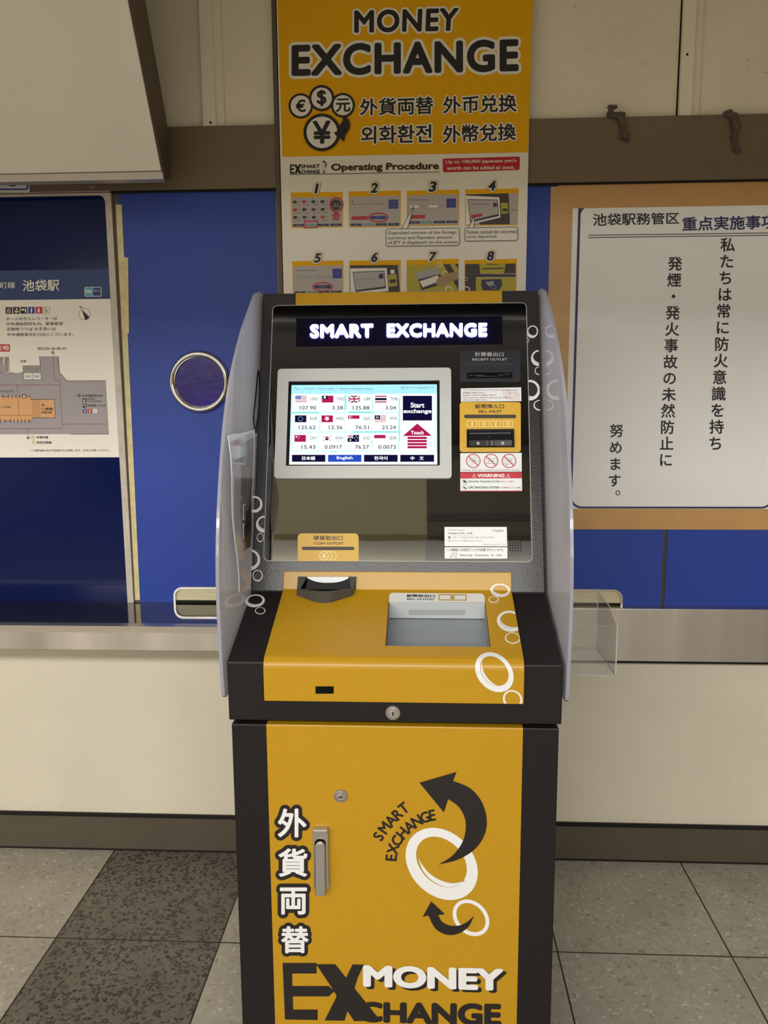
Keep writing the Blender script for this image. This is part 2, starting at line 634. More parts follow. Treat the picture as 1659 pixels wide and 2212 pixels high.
def terrazzo():
    m = bpy.data.materials.new('terrazzo_tiles')
    m.use_nodes = True
    nt = m.node_tree
    b = nt.nodes['Principled BSDF']
    b.inputs['Roughness'].default_value = .42
    b.inputs['Specular IOR Level'].default_value = .35
    N = nt.nodes.new

    def math_(op, a, b_=None):
        n = N('ShaderNodeMath')
        n.operation = op
        for i, v in enumerate((a, b_)):
            if v is None:
                continue
            if isinstance(v, (int, float)):
                n.inputs[i].default_value = v
            else:
                nt.links.new(v, n.inputs[i])
        return n.outputs[0]

    def ramp(src, stops):
        r = N('ShaderNodeValToRGB')
        r.color_ramp.interpolation = 'LINEAR'
        while len(r.color_ramp.elements) < len(stops):
            r.color_ramp.elements.new(.5)
        for e, (p, c) in zip(r.color_ramp.elements, stops):
            e.position, e.color = p, (lin(c) if len(c) == 3 else c)
        nt.links.new(src, r.inputs['Fac'])
        return r.outputs['Color']

    def mix(f, a, b_):
        n = N('ShaderNodeMixRGB')
        for i, v in enumerate((f, a, b_)):
            if isinstance(v, tuple):
                n.inputs[i].default_value = v
            else:
                nt.links.new(v, n.inputs[i])
        return n.outputs[0]
    geo = N('ShaderNodeNewGeometry')
    sep = N('ShaderNodeSeparateXYZ')
    nt.links.new(geo.outputs['Position'], sep.inputs[0])
    warp = N('ShaderNodeTexNoise')
    warp.inputs['Scale'].default_value = 60
    nt.links.new(geo.outputs['Position'], warp.inputs['Vector'])
    vadd = N('ShaderNodeVectorMath')
    vadd.operation = 'MULTIPLY_ADD'
    nt.links.new(warp.outputs['Color'], vadd.inputs[0])
    vadd.inputs[1].default_value = (.02, .02, .02)
    nt.links.new(geo.outputs['Position'], vadd.inputs[2])
    vo = N('ShaderNodeTexVoronoi')
    vo.inputs['Scale'].default_value = 105
    nt.links.new(vadd.outputs[0], vo.inputs['Vector'])
    vsep = N('ShaderNodeSeparateXYZ')
    nt.links.new(vo.outputs['Color'], vsep.inputs[0])
    ve = N('ShaderNodeTexVoronoi')
    ve.feature = 'DISTANCE_TO_EDGE'
    ve.inputs['Scale'].default_value = 105
    nt.links.new(vadd.outputs[0], ve.inputs['Vector'])
    chipedge = ramp(ve.outputs['Distance'], [(.0, (0, 0, 0, 1)), (.12, (1, 1, 1, 1))])
    big = N('ShaderNodeTexNoise')
    big.inputs['Scale'].default_value = 5
    big.inputs['Detail'].default_value = 5
    nt.links.new(geo.outputs['Position'], big.inputs['Vector'])
    light = ramp(vsep.outputs['X'], [(0, (150, 141, 126)), (.10, (174, 166, 151)), (.3, (178, 171, 157)), (.9, (186, 180, 167)), (.97, (206, 201, 190))])
    dark = ramp(vsep.outputs['X'], [(0, (58, 51, 45)), (.34, (74, 66, 58)), (.48, (110, 102, 93)), (.9, (120, 112, 102)), (.98, (124, 116, 104))])
    lm = mix(chipedge, lin((173, 165, 149)), light)
    dm = mix(chipedge, lin((122, 114, 103)), dark)
    X0, T, R0 = -.99305, .45, -.4221
    gx = math_('DIVIDE', math_('SUBTRACT', sep.outputs['X'], X0), T)
    gy = math_('DIVIDE', math_('SUBTRACT', sep.outputs['Y'], R0), T)
    isdark = math_('MULTIPLY', math_('GREATER_THAN', gx, 0.0), math_('LESS_THAN', gx, 1.0))
    c = mix(isdark, lm, dm)
    var = ramp(big.outputs['Fac'], [(.3, (.80, .80, .80, 1)), (.7, (1.08, 1.08, 1.08, 1))])
    mul = N('ShaderNodeMixRGB')
    mul.blend_type = 'MULTIPLY'
    mul.inputs[0].default_value = .8
    nt.links.new(c, mul.inputs[1])
    nt.links.new(var, mul.inputs[2])
    hw = .0021 / T
    jx = math_('LESS_THAN', math_('ABSOLUTE', math_('SUBTRACT', gx, math_('ROUND', gx))), hw)
    jy = math_('LESS_THAN', math_('ABSOLUTE', math_('SUBTRACT', gy, math_('ROUND', gy))), hw)
    j = math_('MAXIMUM', jx, jy)
    c2 = mix(j, mul.outputs[0], lin((46, 36, 24)))
    nt.links.new(c2, b.inputs['Base Color'])
    return m


M = {}
M['cream'] = wall_mat('cream_panel', (222, 214, 194))
M['creamhi'] = wall_mat('cream_upper_panel', (242, 234, 216))
M['brown'] = mat('brown_enamel', (120, 102, 82), rough=.5, noise=.06, nscale=4)
M['jamb'] = mat('brown_jamb', (92, 78, 62), rough=.5)
M['base'] = mat('baseboard_brown', (88, 79, 66), rough=.45, noise=.08, nscale=5)
M['blue'] = mat('blue_panel', (46, 70, 160), rough=.42, noise=.03, nscale=3, spec=.3)
M['navy'] = mat('navy_gloss', (5, 21, 74), rough=.12, spec=.22)
M['frame'] = mat('taupe_frame', (196, 186, 172), rough=.5, noise=.12, nscale=30)
M['tape'] = mat('aged_tape', (214, 200, 150), rough=.7, noise=.15, nscale=40)
M['steel'] = mat('brushed_steel', (205, 198, 190), rough=.3, metal=1.0, noise=.06, nscale=1.2, bump=.25, bscale=6, stretch=(1.2, 60, 60))
M['steelv'] = mat('brushed_steel_front', (208, 201, 194), rough=.36, metal=.85, noise=.28, nscale=5, stretch=(1.0, .05, .02))
M['top'] = mat('polished_counter_top', (120, 120, 125), rough=.06, metal=1.0)
M['chrome'] = mat('chrome', (215, 212, 205), rough=.12, metal=1.0)
M['purple'] = mat('porthole_film', (42, 20, 118), rough=.25, spec=.35, bump=.18, bscale=60, noise=.25, nscale=9)
M['gap'] = mat('shadow_gap', (22, 18, 14), rough=.9)
M['black'] = mat('black_enamel', (30, 26, 27), rough=.42, bump=.2, bscale=350, spec=.28)
M['blackp'] = mat('black_enamel_leather', (34, 31, 33), rough=.33, bump=.2, bscale=260, spec=.6)
M['pit'] = mat('black_plastic', (9, 9, 11), rough=.4, spec=.12)
M['yellow'] = mat('yellow_enamel', (190, 144, 17), rough=.33, spec=.5, noise=.02, nscale=60)
M['yprint'] = mat('yellow_print', (240, 178, 14), rough=.6, spec=.2)
M['ylabel'] = mat('yellow_label', (214, 168, 40), rough=.4)
M['cyel'] = mat('pale_yellow_print', (246, 224, 160), rough=.4)
M['white'] = mat('white_print', (236, 236, 238), rough=.5)
M['wpaper'] = mat('white_paper', (242, 236, 226), rough=.65, spec=.2, noise=.015, nscale=4)
M['cpaper'] = mat('cool_paper', (240, 238, 236), rough=.6, spec=.2, noise=.015, nscale=4)
M['sticker'] = mat('sticker_white', (232, 236, 238), rough=.35)
M['ink'] = mat('black_ink', (28, 22, 22), rough=.5)
M['grey'] = mat('grey_ink', (96, 92, 90), rough=.5)
M['lgrey'] = mat('light_grey_ink', (168, 166, 164), rough=.5)
M['red'] = mat('red_ink', (196, 24, 48), rough=.45)
M['navyink'] = mat('navy_ink', (44, 44, 92), rough=.5)
M['hdr'] = mat('navy_header', (36, 58, 112), rough=.5)
M['olive'] = mat('olive_outline', (206, 178, 50), rough=.5)
M['kraft'] = mat('brown_packing_tape', (198, 152, 94), rough=.4, noise=.06, nscale=14)
M['glass'] = mat('black_mirror_glass', (7, 7, 8), rough=.025, spec=.5, ior=2.9, bump=.12, bscale=5)
M['rim'] = mat('glass_edge', (190, 188, 184), rough=.3)
M['bezel'] = mat('silver_bezel', (196, 198, 196), rough=.38, bump=.08, bscale=500)
M['sheet'] = mat('white_sheet_metal', (206, 210, 212), rough=.4)
M['sheetg'] = mat('grey_sheet_metal', (142, 148, 154), rough=.45)
M['slotg'] = mat('grey_slot', (176, 182, 184), rough=.45)
M['cup'] = mat('dark_grey_plastic', (78, 77, 75), rough=.4)
M['silver'] = mat('satin_nickel', (186, 182, 180), rough=.3, metal=.85)
M['sign'] = mat('blank_sign_face', (246, 241, 232), rough=.45, noise=.03, nscale=4)
M['alu'] = mat('aluminium_edge', (196, 190, 184), rough=.35, metal=.6)
M['dust'] = mat('grey_dust', (96, 84, 74), rough=1.0, noise=.3, nscale=60)
M['speckle'] = mat('grey_map', (164, 156, 158), rough=.6)
M['orange'] = mat('orange_map', (222, 166, 112), rough=.6)
M['blueink'] = mat('blue_ink', (52, 66, 160), rough=.5)
M['lblue'] = mat('light_blue_ink', (70, 160, 190), rough=.5)
M['dred'] = mat('dotted_red', (150, 60, 60), rough=.6)
M['wing'] = acrylic('milky_acrylic', (205, 205, 208), .09, rough=.06, refl=.45, colr=(236, 237, 244))
M['wedge'] = acrylic('acrylic_edge', (220, 220, 235), .15, rough=.15, refl=.8, colr=(196, 196, 214))
M['clear'] = acrylic('clear_acrylic', (251, 251, 251), .975, rough=.04, refl=.35, colr=(240, 240, 242))
M['cledge'] = acrylic('clear_acrylic_edge', (240, 240, 240), .3, rough=.1, refl=.8, colr=(250, 250, 250))
M['pouch'] = acrylic('plastic_pouch', (240, 240, 244), .84, rough=.12, refl=.45, colr=(236, 234, 238))
M['photo'] = mat('dark_photo_print', (26, 25, 32), rough=.35, noise=.7, nscale=45)
M['led'] = emit('led_letters', (205, 208, 255), 20.0)
M['ledplate'] = mat('led_backing', (4, 4, 27), rough=.1, spec=.5)
XSCR = dict(white=(250, 254, 254), cyan=(214, 246, 246), aqua=(150, 226, 222), ink=(72, 86, 90), navy=(18, 16, 56), blue=(44, 78, 196), red=(176, 30, 84), dk=(22, 30, 46), teal=(70, 120, 120), sky=(170, 232, 246))
for k, v in XSCR.items():
    M['s_' + k] = emit('screen_' + k, v, 0.95 if k in ('white', 'cyan', 'aqua', 'sky') else 0.85)

# ------------------------------------------------------------------ the setting
Wy = wallplane(0.0)


def ux(px, py, y=0.0):
    return wallplane(y).uv(px, py)[0]


def vz(px, py, y=0.0):
    return wallplane(y).uv(px, py)[1]


mb = MB()
mb.poly([(-5, -11, 0), (5, -11, 0), (5, .1, 0), (-5, .1, 0)], terrazzo())
tag(mb.build('floor', recalc=False), kind='structure')

mb = MB()
mb.box((-5, -11, 2.75), (5, .1, 2.85), mat('ceiling_cream', (190, 180, 150), rough=.6))
tag(mb.build('ceiling'), kind='structure')

ZB, ZT = 2.0283, 2.1966       # brown band above the blue panels
mb = MB()
mb.box((-5, 0, 0), (5, .1, ZB), M['cream'])
mb.box((-5, .012, ZT), (5, .1, 2.75), M['creamhi'])
mb.box((-5, .012, ZB), (5, .1, ZT), M['brown'])
tag(mb.build('wall_back'), kind='structure')
mb = MB()
mb.box((-5.1, -11, 0), (-5, .1, 2.75), M['creamhi'])
tag(mb.build('wall_left'), kind='structure')
mb = MB()
mb.box((5, -11, 0), (5.1, .1, 2.75), M['creamhi'])
tag(mb.build('wall_right'), kind='structure')
mb = MB()
mb.box((-5, -11.1, 0), (5, -11, 2.75), M['creamhi'])
tag(mb.build('wall_front'), kind='structure')

mb = MB()
mb.box((-5, -.012, ZB), (5, .012, ZT), M['brown'])
mb.box((-5, -.014, ZB - .006), (5, .0, ZB), M['gap'])
tag(mb.build('trim_1', bevel=.002), kind='structure')

# upright cover strips over the joints of the upper wall panels
for i, (xa, xb) in enumerate(((ux(430, 0), ux(458, 0)), (ux(1477.4, 0), ux(1504, 0)))):
    mb = MB()
    mb.box((xa, -.006, ZT), (xb, .012, 2.75), mat('batten_cream', (248, 240, 224), rough=.5))
    mb.box((xb, .004, ZT), (xb + .022, .012, 2.75), M['creamhi'])
    mb.box((xa - .004, .010, ZT), (xa, .0125, 2.75), M['gap'])
    for px, py in (((1220 * .3737, 712 * .3737),) if i == 0 else ((1100 + 1137 * .337, 355 * .337),)):
        mb.lathe(Wy.map(px, py, .006), (0, -1, 0), [(.0035, 0), (.0025, .001)], M['gap'], 10)
    tag(mb.build('trim_%d' % (i + 2)), kind='structure')

# hanging board over the photographer, which shades the top of the wall; dark ceiling bay before it
mb = MB()
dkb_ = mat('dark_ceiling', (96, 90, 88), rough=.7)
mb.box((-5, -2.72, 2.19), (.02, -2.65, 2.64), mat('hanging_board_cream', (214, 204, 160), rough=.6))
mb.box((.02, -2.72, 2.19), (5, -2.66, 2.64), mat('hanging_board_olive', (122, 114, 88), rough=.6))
mb.box((.02, -2.66, 2.27), (5, -2.655, 2.31), dkb_)
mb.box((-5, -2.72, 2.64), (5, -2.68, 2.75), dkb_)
mb.box((-5, -4.15, 2.735), (.02, -2.72, 2.751), mat('reflection_dim_olive', (126, 118, 84), rough=.7))  # olive panels added to the unseen ceiling to dim its reflection in the glass
mb.box((.02, -4.15, 2.735), (5, -2.72, 2.751), mat('reflection_dim_dark', (84, 78, 58), rough=.7))
tag(mb.build('ceiling_beam'), kind='structure')
mb = MB()
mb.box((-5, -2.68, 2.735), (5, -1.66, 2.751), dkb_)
for k in range(-8, 9):
    mb.box((k * .22 - .012, -1.66, 2.738), (k * .22 + .012, -.02, 2.751), M['gap'])
mb.box((-5, -1.69, 2.66), (5, -1.64, 2.751), M['gap'])
tag(mb.build('trim_4'), kind='structure')

# skirting
mb = MB()
zt = vz(250, 1755)
mb.box((-5, -.004, 0), (5, 0, zt), M['base'])
mb.box((-5, -.010, zt - .011), (5, -.004, zt), M['gap'])
mb.box((-5, -.005, 0), (5, -.0, .006), M['gap'])
tag(mb.build('baseboard_back'), kind='structure')

# navy glossy window board on the left with its metal frame
LZ = vz(150, 1298)          # level where the panels meet the counter
xo, xi = ux(262, 800, -.01), ux(249, 800, -.008)
top_o, top_i = vz(120, 414, -.01), vz(120, 424, -.008)
mb = MB()
mb.box((-3.2, -.006, LZ), (xi + .01, 0, top_i + .01), M['navy'])
win = tag(mb.build('window_1'), kind='structure')
mb = MB()
pin = [(-3.2, LZ), (xi, LZ)] + [(xi - .02 + .02 * math.cos(a), top_i - .02 + .02 * math.sin(a)) for a in [math.pi / 2 * k / 6 for k in range(7)]] + [(-3.2, top_i)]
pout = [(-3.2, LZ), (xo, LZ)] + [(xo - .001, top_o - .001)] * 7 + [(-3.2, top_o)]
for a, b, c, d in zip(pin[1:], pin[2:], pout[1:], pout[2:]):
    lo = [(p[0], -.003, p[1]) for p in (a, b, d, c)]
    hi = [(p[0], -.014, p[1]) for p in (a, b, d, c)]
    mb.prism(lo, hi, M['frame'])
mb.build('window_frame', win)

# blue door with a porthole, brown jambs, pass-through slot
dxl, dxr = xo + .012, ux(596, 500, -.004)
mb = MB()
mb.box((dxl - .012, -.005, LZ), (dxl + .006, 0, ZB - .004), M['jamb'])
mb.box((dxl + .006, -.006, LZ), (dxr, 0, ZB - .006), M['blue'])
door = tag(mb.build('door_1'), kind='structure')
PC = wallplane(-.006).map(432, 825)
pr = 66.5 / 1720 * (PC - CAM).dot(FW)
mb = MB()
mb.lathe(PC, (0, -1, 0), [(pr, 0), (pr, .006), (pr - .004, .013), (pr - .010, .016), (pr - .017, .012), (pr - .0185, .003)], M['chrome'], 72)
ring = mb.build('porthole_ring', door, smooth=True)
mb = MB()
mb.lathe(PC, (0, -1, 0), [(pr - .016, 0), (pr - .0175, .0035)], M['purple'], 64)
mb.build('porthole_glass', door)
jx0, jx1 = ux(594, 300, -.01), ux(612, 500, -.01)
mb = MB()
mb.box((jx0, -.016, LZ), (jx1 + .02, 0, 2.75), M['jamb'])
mb.box((jx0 + .012, -.0165, LZ), (jx0 + .015, -.015, 2.75), M['gap'])
tag(mb.build('trim_6'), kind='structure')

# blue panels to the right
sx0 = ux(1429, 1240, -.004)
mb = MB()
mb.box((jx1 + .02, -.006, LZ), (sx0, 0, ZB - .006), M['blue'])
mb.box((sx0, -.003, LZ), (sx0 + .011, 0, ZB - .006), mat('seam', (66, 66, 52), rough=.7))
mb.box((sx0 + .011, -.006, LZ), (3.2, 0, ZB - .006), M['blue'])
tag(mb.build('wall_panel'), kind='structure')

mb = MB()
D = Draw(mb, wallplane(-.006), n=0)
zs0 = LZ + .002
SL = wallplane(-.006)
xa, zt1 = SL.uv(376, 1280)[0], SL.uv(430, 1267)[1]
xb = SL.uv(1344, 1290)[0]
r = .028


def slot(x0, x1, z1, y, r):
    return [(x0, y, LZ)] + [(x0 + r - r * math.cos(a), y, z1 - r + r * math.sin(a)) for a in [math.pi / 2 * k / 8 for k in range(9)]] + [(x1 - r + r * math.sin(a), y, z1 - r + r * math.cos(a)) for a in [math.pi / 2 * k / 8 for k in range(9)]] + [(x1, y, LZ)]


mb = MB()
A, B = slot(xa, xb, zt1, -.014, r), slot(xa + .006, xb - .006, zt1 - .006, -.014, r - .006)
A0, B0 = slot(xa, xb, zt1, -.006, r), slot(xa + .006, xb - .006, zt1 - .006, -.006, r - .006)
for i in range(len(A) - 1):
    mb.poly([A[i], A[i + 1], B[i + 1], B[i]], M['steel'])
    mb.poly([A0[i], A0[i + 1], A[i + 1], A[i]], M['steel'])
    mb.poly([B0[i], B0[i + 1], B[i + 1], B[i]], M['steel'])
srim = empty('pass_through_slot', (0, -.01, LZ))
tag(srim, 'low rounded slot with metal rim at the foot of the blue panels, behind machine', 'slot')
mb.build('rim', srim)
mb = MB()
C_ = slot(xa + .004, xb - .004, zt1 - .004, -.0075, r - .004)
mb.poly(C_, mat('slot_cream', (212, 202, 164), rough=.6, noise=.12, nscale=16, stretch=(1, 1, 12)))
mb.box((xa + .006, -.012, LZ), (xb - .006, -.0076, LZ + .007), M['gap'])
mb.build('back_panel', srim)

# yellowed tape along the door edge
TP = wallplane(-.0065)
for k, (a, b, c, d) in enumerate((((250, 442), (263, 442), (302.5, 1296), (292, 1296)), ((268, 555), (277, 557), (279, 720), (274, 720)))):
    mb = MB()
    lo = [TP.map(*p, .0002 + .0006 * k) for p in (a, b, c, d)]
    hi = [TP.map(*p, .0009 + .0006 * k) for p in (a, b, c, d)]
    mb.prism(lo, hi, M['tape'])
    o = mb.build('tape_strip')
    tag(o, ('long yellowed tape strip running down the left edge of the blue door', 'short yellowed tape piece stuck over the long strip on the blue door edge')[k], 'tape')

# counters: a deep one with a polished top on the left, a shallow one with a tall front on the right
yl = -.262
zl0 = .759
mb = MB()
xm = -.10
mb.box((-4.9, yl + .03, LZ - .012), (xm, -.001, LZ), M['top'])
mb.box((-4.9, yl, LZ - .018), (xm, yl + .03, LZ + .0005), M['steel'])
c1 = empty('counter_ledge', (-2.5, -.13, zl0))
tag(c1, 'deep stainless steel counter ledge left of the machine, its polished top mirroring the panels', 'counter')
mb.build('counter_top', c1)
mb = MB()
mb.box((-4.9, yl, zl0), (xm, yl + .012, LZ - .016), M['steelv'])
mb.box((-4.9, yl + .012, zl0), (xm, -.001, zl0 + .012), M['steel'])
mb.build('front_edge', c1, bevel=.002)
mb = MB()
za = .735
mb.box((-4.9, -.10, za), (xm, -.001, zl0), mat('olive_apron', (200, 190, 150), rough=.6))
mb.build('apron', c1)
yr = -.045
zr0 = vz(1500, 1430, yr)
zr1 = vz(1500, 1316, yr)
mb = MB()
mb.box((xm, yr, zr0), (4.9, yr + .004, zr1), M['steelv'])
mb.box((xm, yr + .004, zr0), (4.9, -.001, zr1), M['steel'])
c2 = empty('counter_ledge', (2.4, -.03, zr0))
tag(c2, 'shallow stainless steel ledge with tall brushed front right of the machine', 'counter')
mb.build('front_edge', c2, bevel=.002)
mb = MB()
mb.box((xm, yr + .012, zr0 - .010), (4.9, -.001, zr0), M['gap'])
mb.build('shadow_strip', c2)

# ------------------------------------------------------------------ blank sign box, top left
mb = MB()
xs_ = -.697
prof = [(-.10, 2.030), (-.435, 2.60), (-.32, 2.66), (-.062, 2.185), (-.050, 2.052)]
mb.xprism(prof, [-2.6, xs_], lambda e, j: M['jamb'])
sb = empty('sign_box', (-1.6, -.06, 2.02))
tag(sb, 'large blank cream sign box leaning out over the dark board, with a brown side', 'sign')
mb.build('casing', sb, bevel=.003)
dv = Vector((0, -.335, .57)).normalized()
fp = Plane((0, -.10, 2.030), (1, 0, 0), dv)
mb = MB()
for (n0, n1, v0, v1, x1, mt, nm) in ((.0005, .004, .028, .66, xs_ - .006, M['sign'], 'face_panel'),):
    mb = MB()
    q = [(-2.59, v0), (x1, v0), (x1, v1), (-2.59, v1)]
    mb.prism([fp.w(u, v, n0) for u, v in q], [fp.w(u, v, n1) for u, v in q], mt)
    mb.build(nm, sb, bevel=.001)
mb = MB()
ed = [fp.w(0, v, n) for v, n in ((.0272, .0005), (.0272, .010), (.0085, .010), (-.0035, -.001), (-.0035, -.004), (.004, .0004))]
mb.xprism([(p.y, p.z) for p in ed], [-2.6, xs_ - .002], lambda e, j: M['alu'])
mb.build('bottom_edge', sb, bevel=.0006)
mb = MB()
q = wallplane(-.05).map(197, 398)
mb.box((q.x - .006, q.y - .004, q.z - .006), (q.x + .006, q.y + .01, 2.03), M['alu'])
mb.build('bracket', sb)

# small blue and white plate under it
mb = MB()
P1 = wallplane(-.016)
D = Draw(mb, P1)
q = [P1.map(*p) for p in ((-40, 340), (63.5, 340), (63.5, 415), (-40, 415))]
mb.prism([v + Vector((0, .004, 0)) for v in q], q, M['white'])
D.frameq(((-30, 350), (61.5, 350), (61.5, 410.5), (-30, 411)), 3.5, M['blueink'], 0, 6)
D.disc(27, 385, 19, 18, M['blueink'], 0)
tag(mb.build('sign_plate', recalc=False), 'small white plate with blue border, mostly hidden under the sign box', 'sign')

# dust on the brown band
for k, (pts, lab) in enumerate((([(1322, 237, 5), (1320, 248, 9), (1340, 252, 13), (1346, 270, 11), (1348, 290, 8), (1350, 302, 4)], 'dangling grey dust clump on the brown band nearer the machine poster'), ([(1572, 246, 9), (1584, 252, 14), (1588, 275, 11), (1586, 300, 8), (1590, 326, 4)], 'dangling grey dust clump on the brown band farther from the machine poster'))):
    mb = MB()
    pl = wallplane(-.013)
    mb.tube([pl.map(p[0], p[1], .003) for p in pts], .013, M['dust'], 8, rf=lambda t, P=pts: P[min(len(P) - 1, int(t * (len(P) - 1) + .5))][2] / 14)
    for (x, y, r_) in pts:
        for q in range(5):
            c = pl.map(x + random.uniform(-7, 7), y + random.uniform(-6, 6), .002)
            mb.lathe(c, (random.uniform(-1, 1), -1, random.uniform(-1, 1)), [(.005, -.004), (.0095 * random.uniform(.6, 1), 0), (.003, .006)], M['dust'], 7)
    tag(mb.build('dust_clump'), lab, 'dust', 'dust clumps on the brown band')

# ------------------------------------------------------------------ station map on the navy board
mb = MB()
SB = wallplane(-.0075)
xr_ = SB.uv(247, 800)[0]
zt_, zm_, zb_ = SB.uv(120, 583)[1], SB.uv(120, 647)[1], SB.uv(120, 988)[1]
mb.box((-1.75, -.0075, zb_), (xr_, -.0061, zt_), M['wpaper'])
mb.poly([(-1.75, -.0078, zm_), (xr_, -.0078, zm_), (xr_, -.0078, zt_), (-1.75, -.0078, zt_)], M['hdr'])
D = Draw(mb, SB, (0, 380, .37372))
D.text('有楽町線', ((-95, 615), (88, 612), (88, 650), (-95, 652)), M['wpaper'], 2)
D.text('池袋駅', ((132, 602), (343, 598), (343, 664), (132, 668)), M['wpaper'], 2, .01)
D.rr(489, 642, 587, 697, 8, M['wpaper'], 2)
D.rr(492, 645, 537, 694, 6, M['lblue'], 3)
D.rr(538, 645, 584, 694, 6, M['hdr'], 3)
D.text('東京メトロ', (543, 660, 580, 670), M['wpaper'], 4)
D.ring(505, 668, 9, 10, 4, M['wpaper'], 4)
D.ring(523, 668, 9, 10, 4, M['wpaper'], 4)
D = D.g((0, 640, .15825))
ic = [(78, M['ink']), (180, M['ink']), (283, M['ink']), (385, M['blueink']), (487, M['red'])]
for i, (x, m_) in enumerate(ic):
    D.rr(x, 148 - i, x + 90, 240 - i, 8, m_, 1)


def man(x, y, h, m_, L, skirt=False):
    D.disc(x, y + h * .12, h * .1, h * .1, m_, L)
    D.poly([(x - h * .14, y + h * .26), (x + h * .14, y + h * .26), (x + h * (.22 if skirt else .12), y + h * .7), (x - h * (.22 if skirt else .12), y + h * .7)], m_, L)
    D.rect(x - h * .1, y + h * .7, x + h * .1, y + h, m_, L)


D.frame(98, 185, 148, 228, 6, M['wpaper'], 2, 4)
D.line([(100, 205), (146, 205)], 6, M['wpaper'], 2)
D.poly([(103, 178), (112, 160), (121, 178)], M['wpaper'], 2)
D.poly([(128, 160), (146, 160), (137, 178)], M['wpaper'], 2)
D.disc(228, 175, 13, 13, M['wpaper'], 2)
D.poly([(195, 190), (220, 205), (240, 195), (262, 190), (240, 225), (208, 222)], M['wpaper'], 2)
D.rect(296, 170, 332, 195, M['wpaper'], 2)
man(350, 158, 68, M['wpaper'], 2)
man(430, 155, 74, M['wpaper'], 2)
man(531, 154, 74, M['wpaper'], 2, True)


def chair(x, y, h, L):
    D.disc(x, y, h * .09, h * .09, M['grey'], L)
    D.line([(x, y), (x + h * .06, y + h * .42), (x + h * .34, y + h * .42), (x + h * .5, y + h * .75)], h * .08, M['grey'], L)
    D.ring(x + h * .1, y + h * .55, h * .28, h * .28, h * .07, M['grey'], L)


D.frame(588, 142, 682, 238, 4, M['grey'], 1, 8)
chair(622, 165, 68, 1)
for t_, q in (('ホームゆきエレベーターは', ((83, 285), (780, 280), (780, 325), (83, 330))), ('中央通路西改札内、駅事務室·', ((88, 355), (875, 350), (875, 396), (88, 400))), ('定期券うりば·お手洗いは', ((93, 426), (762, 421), (762, 468), (93, 472))), ('中央通路東改札付近にございます。', ((100, 500), (1003, 496), (1003, 542), (100, 545)))):
    D.text(t_, q, M['ink'], 1, .006)
D.text('N', (1088, 132, 1117, 162), M['ink'], 1, .03)
D.ring(1155, 243, 79, 82, 4, M['ink'], 1)
D.poly([(1117, 180), (1222, 285), (1195, 313), (1163, 324)], M['ink'], 1)
D.rect(-120, 655, 137, 755, M['red'], 1)
D.text('現在地', ((-150, 672), (125, 668), (125, 738), (-150, 742)), M['wpaper'], 2, .02)
D.text('出口22~26·28~33', (514, 690, 905, 732), M['ink'], 1, .02)
g_ = M['speckle']
D.poly([(540, 820), (800, 820), (815, 1045), (920, 1155), (1445, 1155), (1487, 1880), (-200, 1885), (-200, 1045), (50, 1045), (320, 1048), (330, 1140), (565, 1140), (552, 1045)], g_, 0)
D.rect(-200, 915, 48, 1050, g_, 0)
D.line([(795, 820), (812, 1042), (918, 1155), (1445, 1153)], 7, M['ink'], 1)
D.line([(540, 820), (566, 1140)], 6, M['ink'], 1)
D.line([(968, 1883), (1487, 1880)], 7, M['ink'], 1)
D.line([(130, 1046), (182, 1046)], 6, M['ink'], 1)
D.line([(270, 1045), (325, 1045)], 6, M['ink'], 1)
D.poly([(312, 950), (550, 948), (556, 1046), (318, 1048)], M['wpaper'], 1)
D.poly([(-80, 825), (115, 822), (130, 1044), (58, 1046), (46, 912), (-80, 915)], M['wpaper'], 1)
for (x0, y0, x1, y1) in ((316, 953, 552, 1043), (58, 826, 118, 1040), (-60, 826, 50, 908)):
    n = 0
    y = y0 + 6
    while y < y1 - 4:
        x = x0 + 6 + (n % 2) * 6
        while x < x1 - 4:
            D.rect(x - 3.4, y - 3.4, x + 3.4, y + 3.4, M['ink'], 2)
            x += 12
        y += 6.5
        n += 1
D.line([(312, 950), (550, 948)], 7, M['ink'], 2)
D.line([(312, 950), (330, 1140)], 5, M['ink'], 2)
D.poly([(325, 1050), (440, 1049), (445, 1137), (330, 1138)], M['wpaper'], 1)
D.poly([(443, 1049), (556, 1048), (563, 1136), (448, 1137)], M['wpaper'], 1)
D.line([(320, 1048), (560, 1046)], 6, M['ink'], 2)
D.line([(330, 1140), (566, 1138)], 5, M['ink'], 2)
D.line([(441, 1048), (446, 1139)], 5, M['ink'], 2)
D.line([(115, 822), (130, 1044), (58, 1046), (46, 912), (-80, 913)], 5, M['ink'], 2)
D.text('店舗', (277, 868, 357, 903), M['grey'], 1, .01)
D.text('売店', (343, 1075, 422, 1112), M['grey'], 2, .01)
D.text('売店', (460, 1075, 540, 1112), M['grey'], 2, .01)
D.poly([(-200, 1372), (360, 1366), (415, 1368), (418, 1408), (742, 1405), (758, 1660), (440, 1662), (440, 1700), (-200, 1700)], M['orange'], 1)
D.line([(268, 1372), (300, 1366)], 6, M['ink'], 2)
D.line([(360, 1366), (415, 1368), (420, 1408), (742, 1405), (758, 1660), (437, 1660), (440, 1700), (392, 1700)], 8, M['ink'], 2)
D.rect(303, 1340, 360, 1393, M['ink'], 2)
D.rect(313, 1350, 350, 1384, M['wpaper'], 3)
for k in range(4):
    D.rect(316 + k * 8, 1352 + (k % 2) * 14, 322 + k * 8, 1364 + (k % 2) * 14, M['ink'], 4)
for x in (38, 118, 168, 217, 268):
    D.line([(x, 1345), (x + 3, 1393)], 9, M['ink'], 2)
D.line([(38, 1370), (118, 1369)], 7, M['ink'], 2)
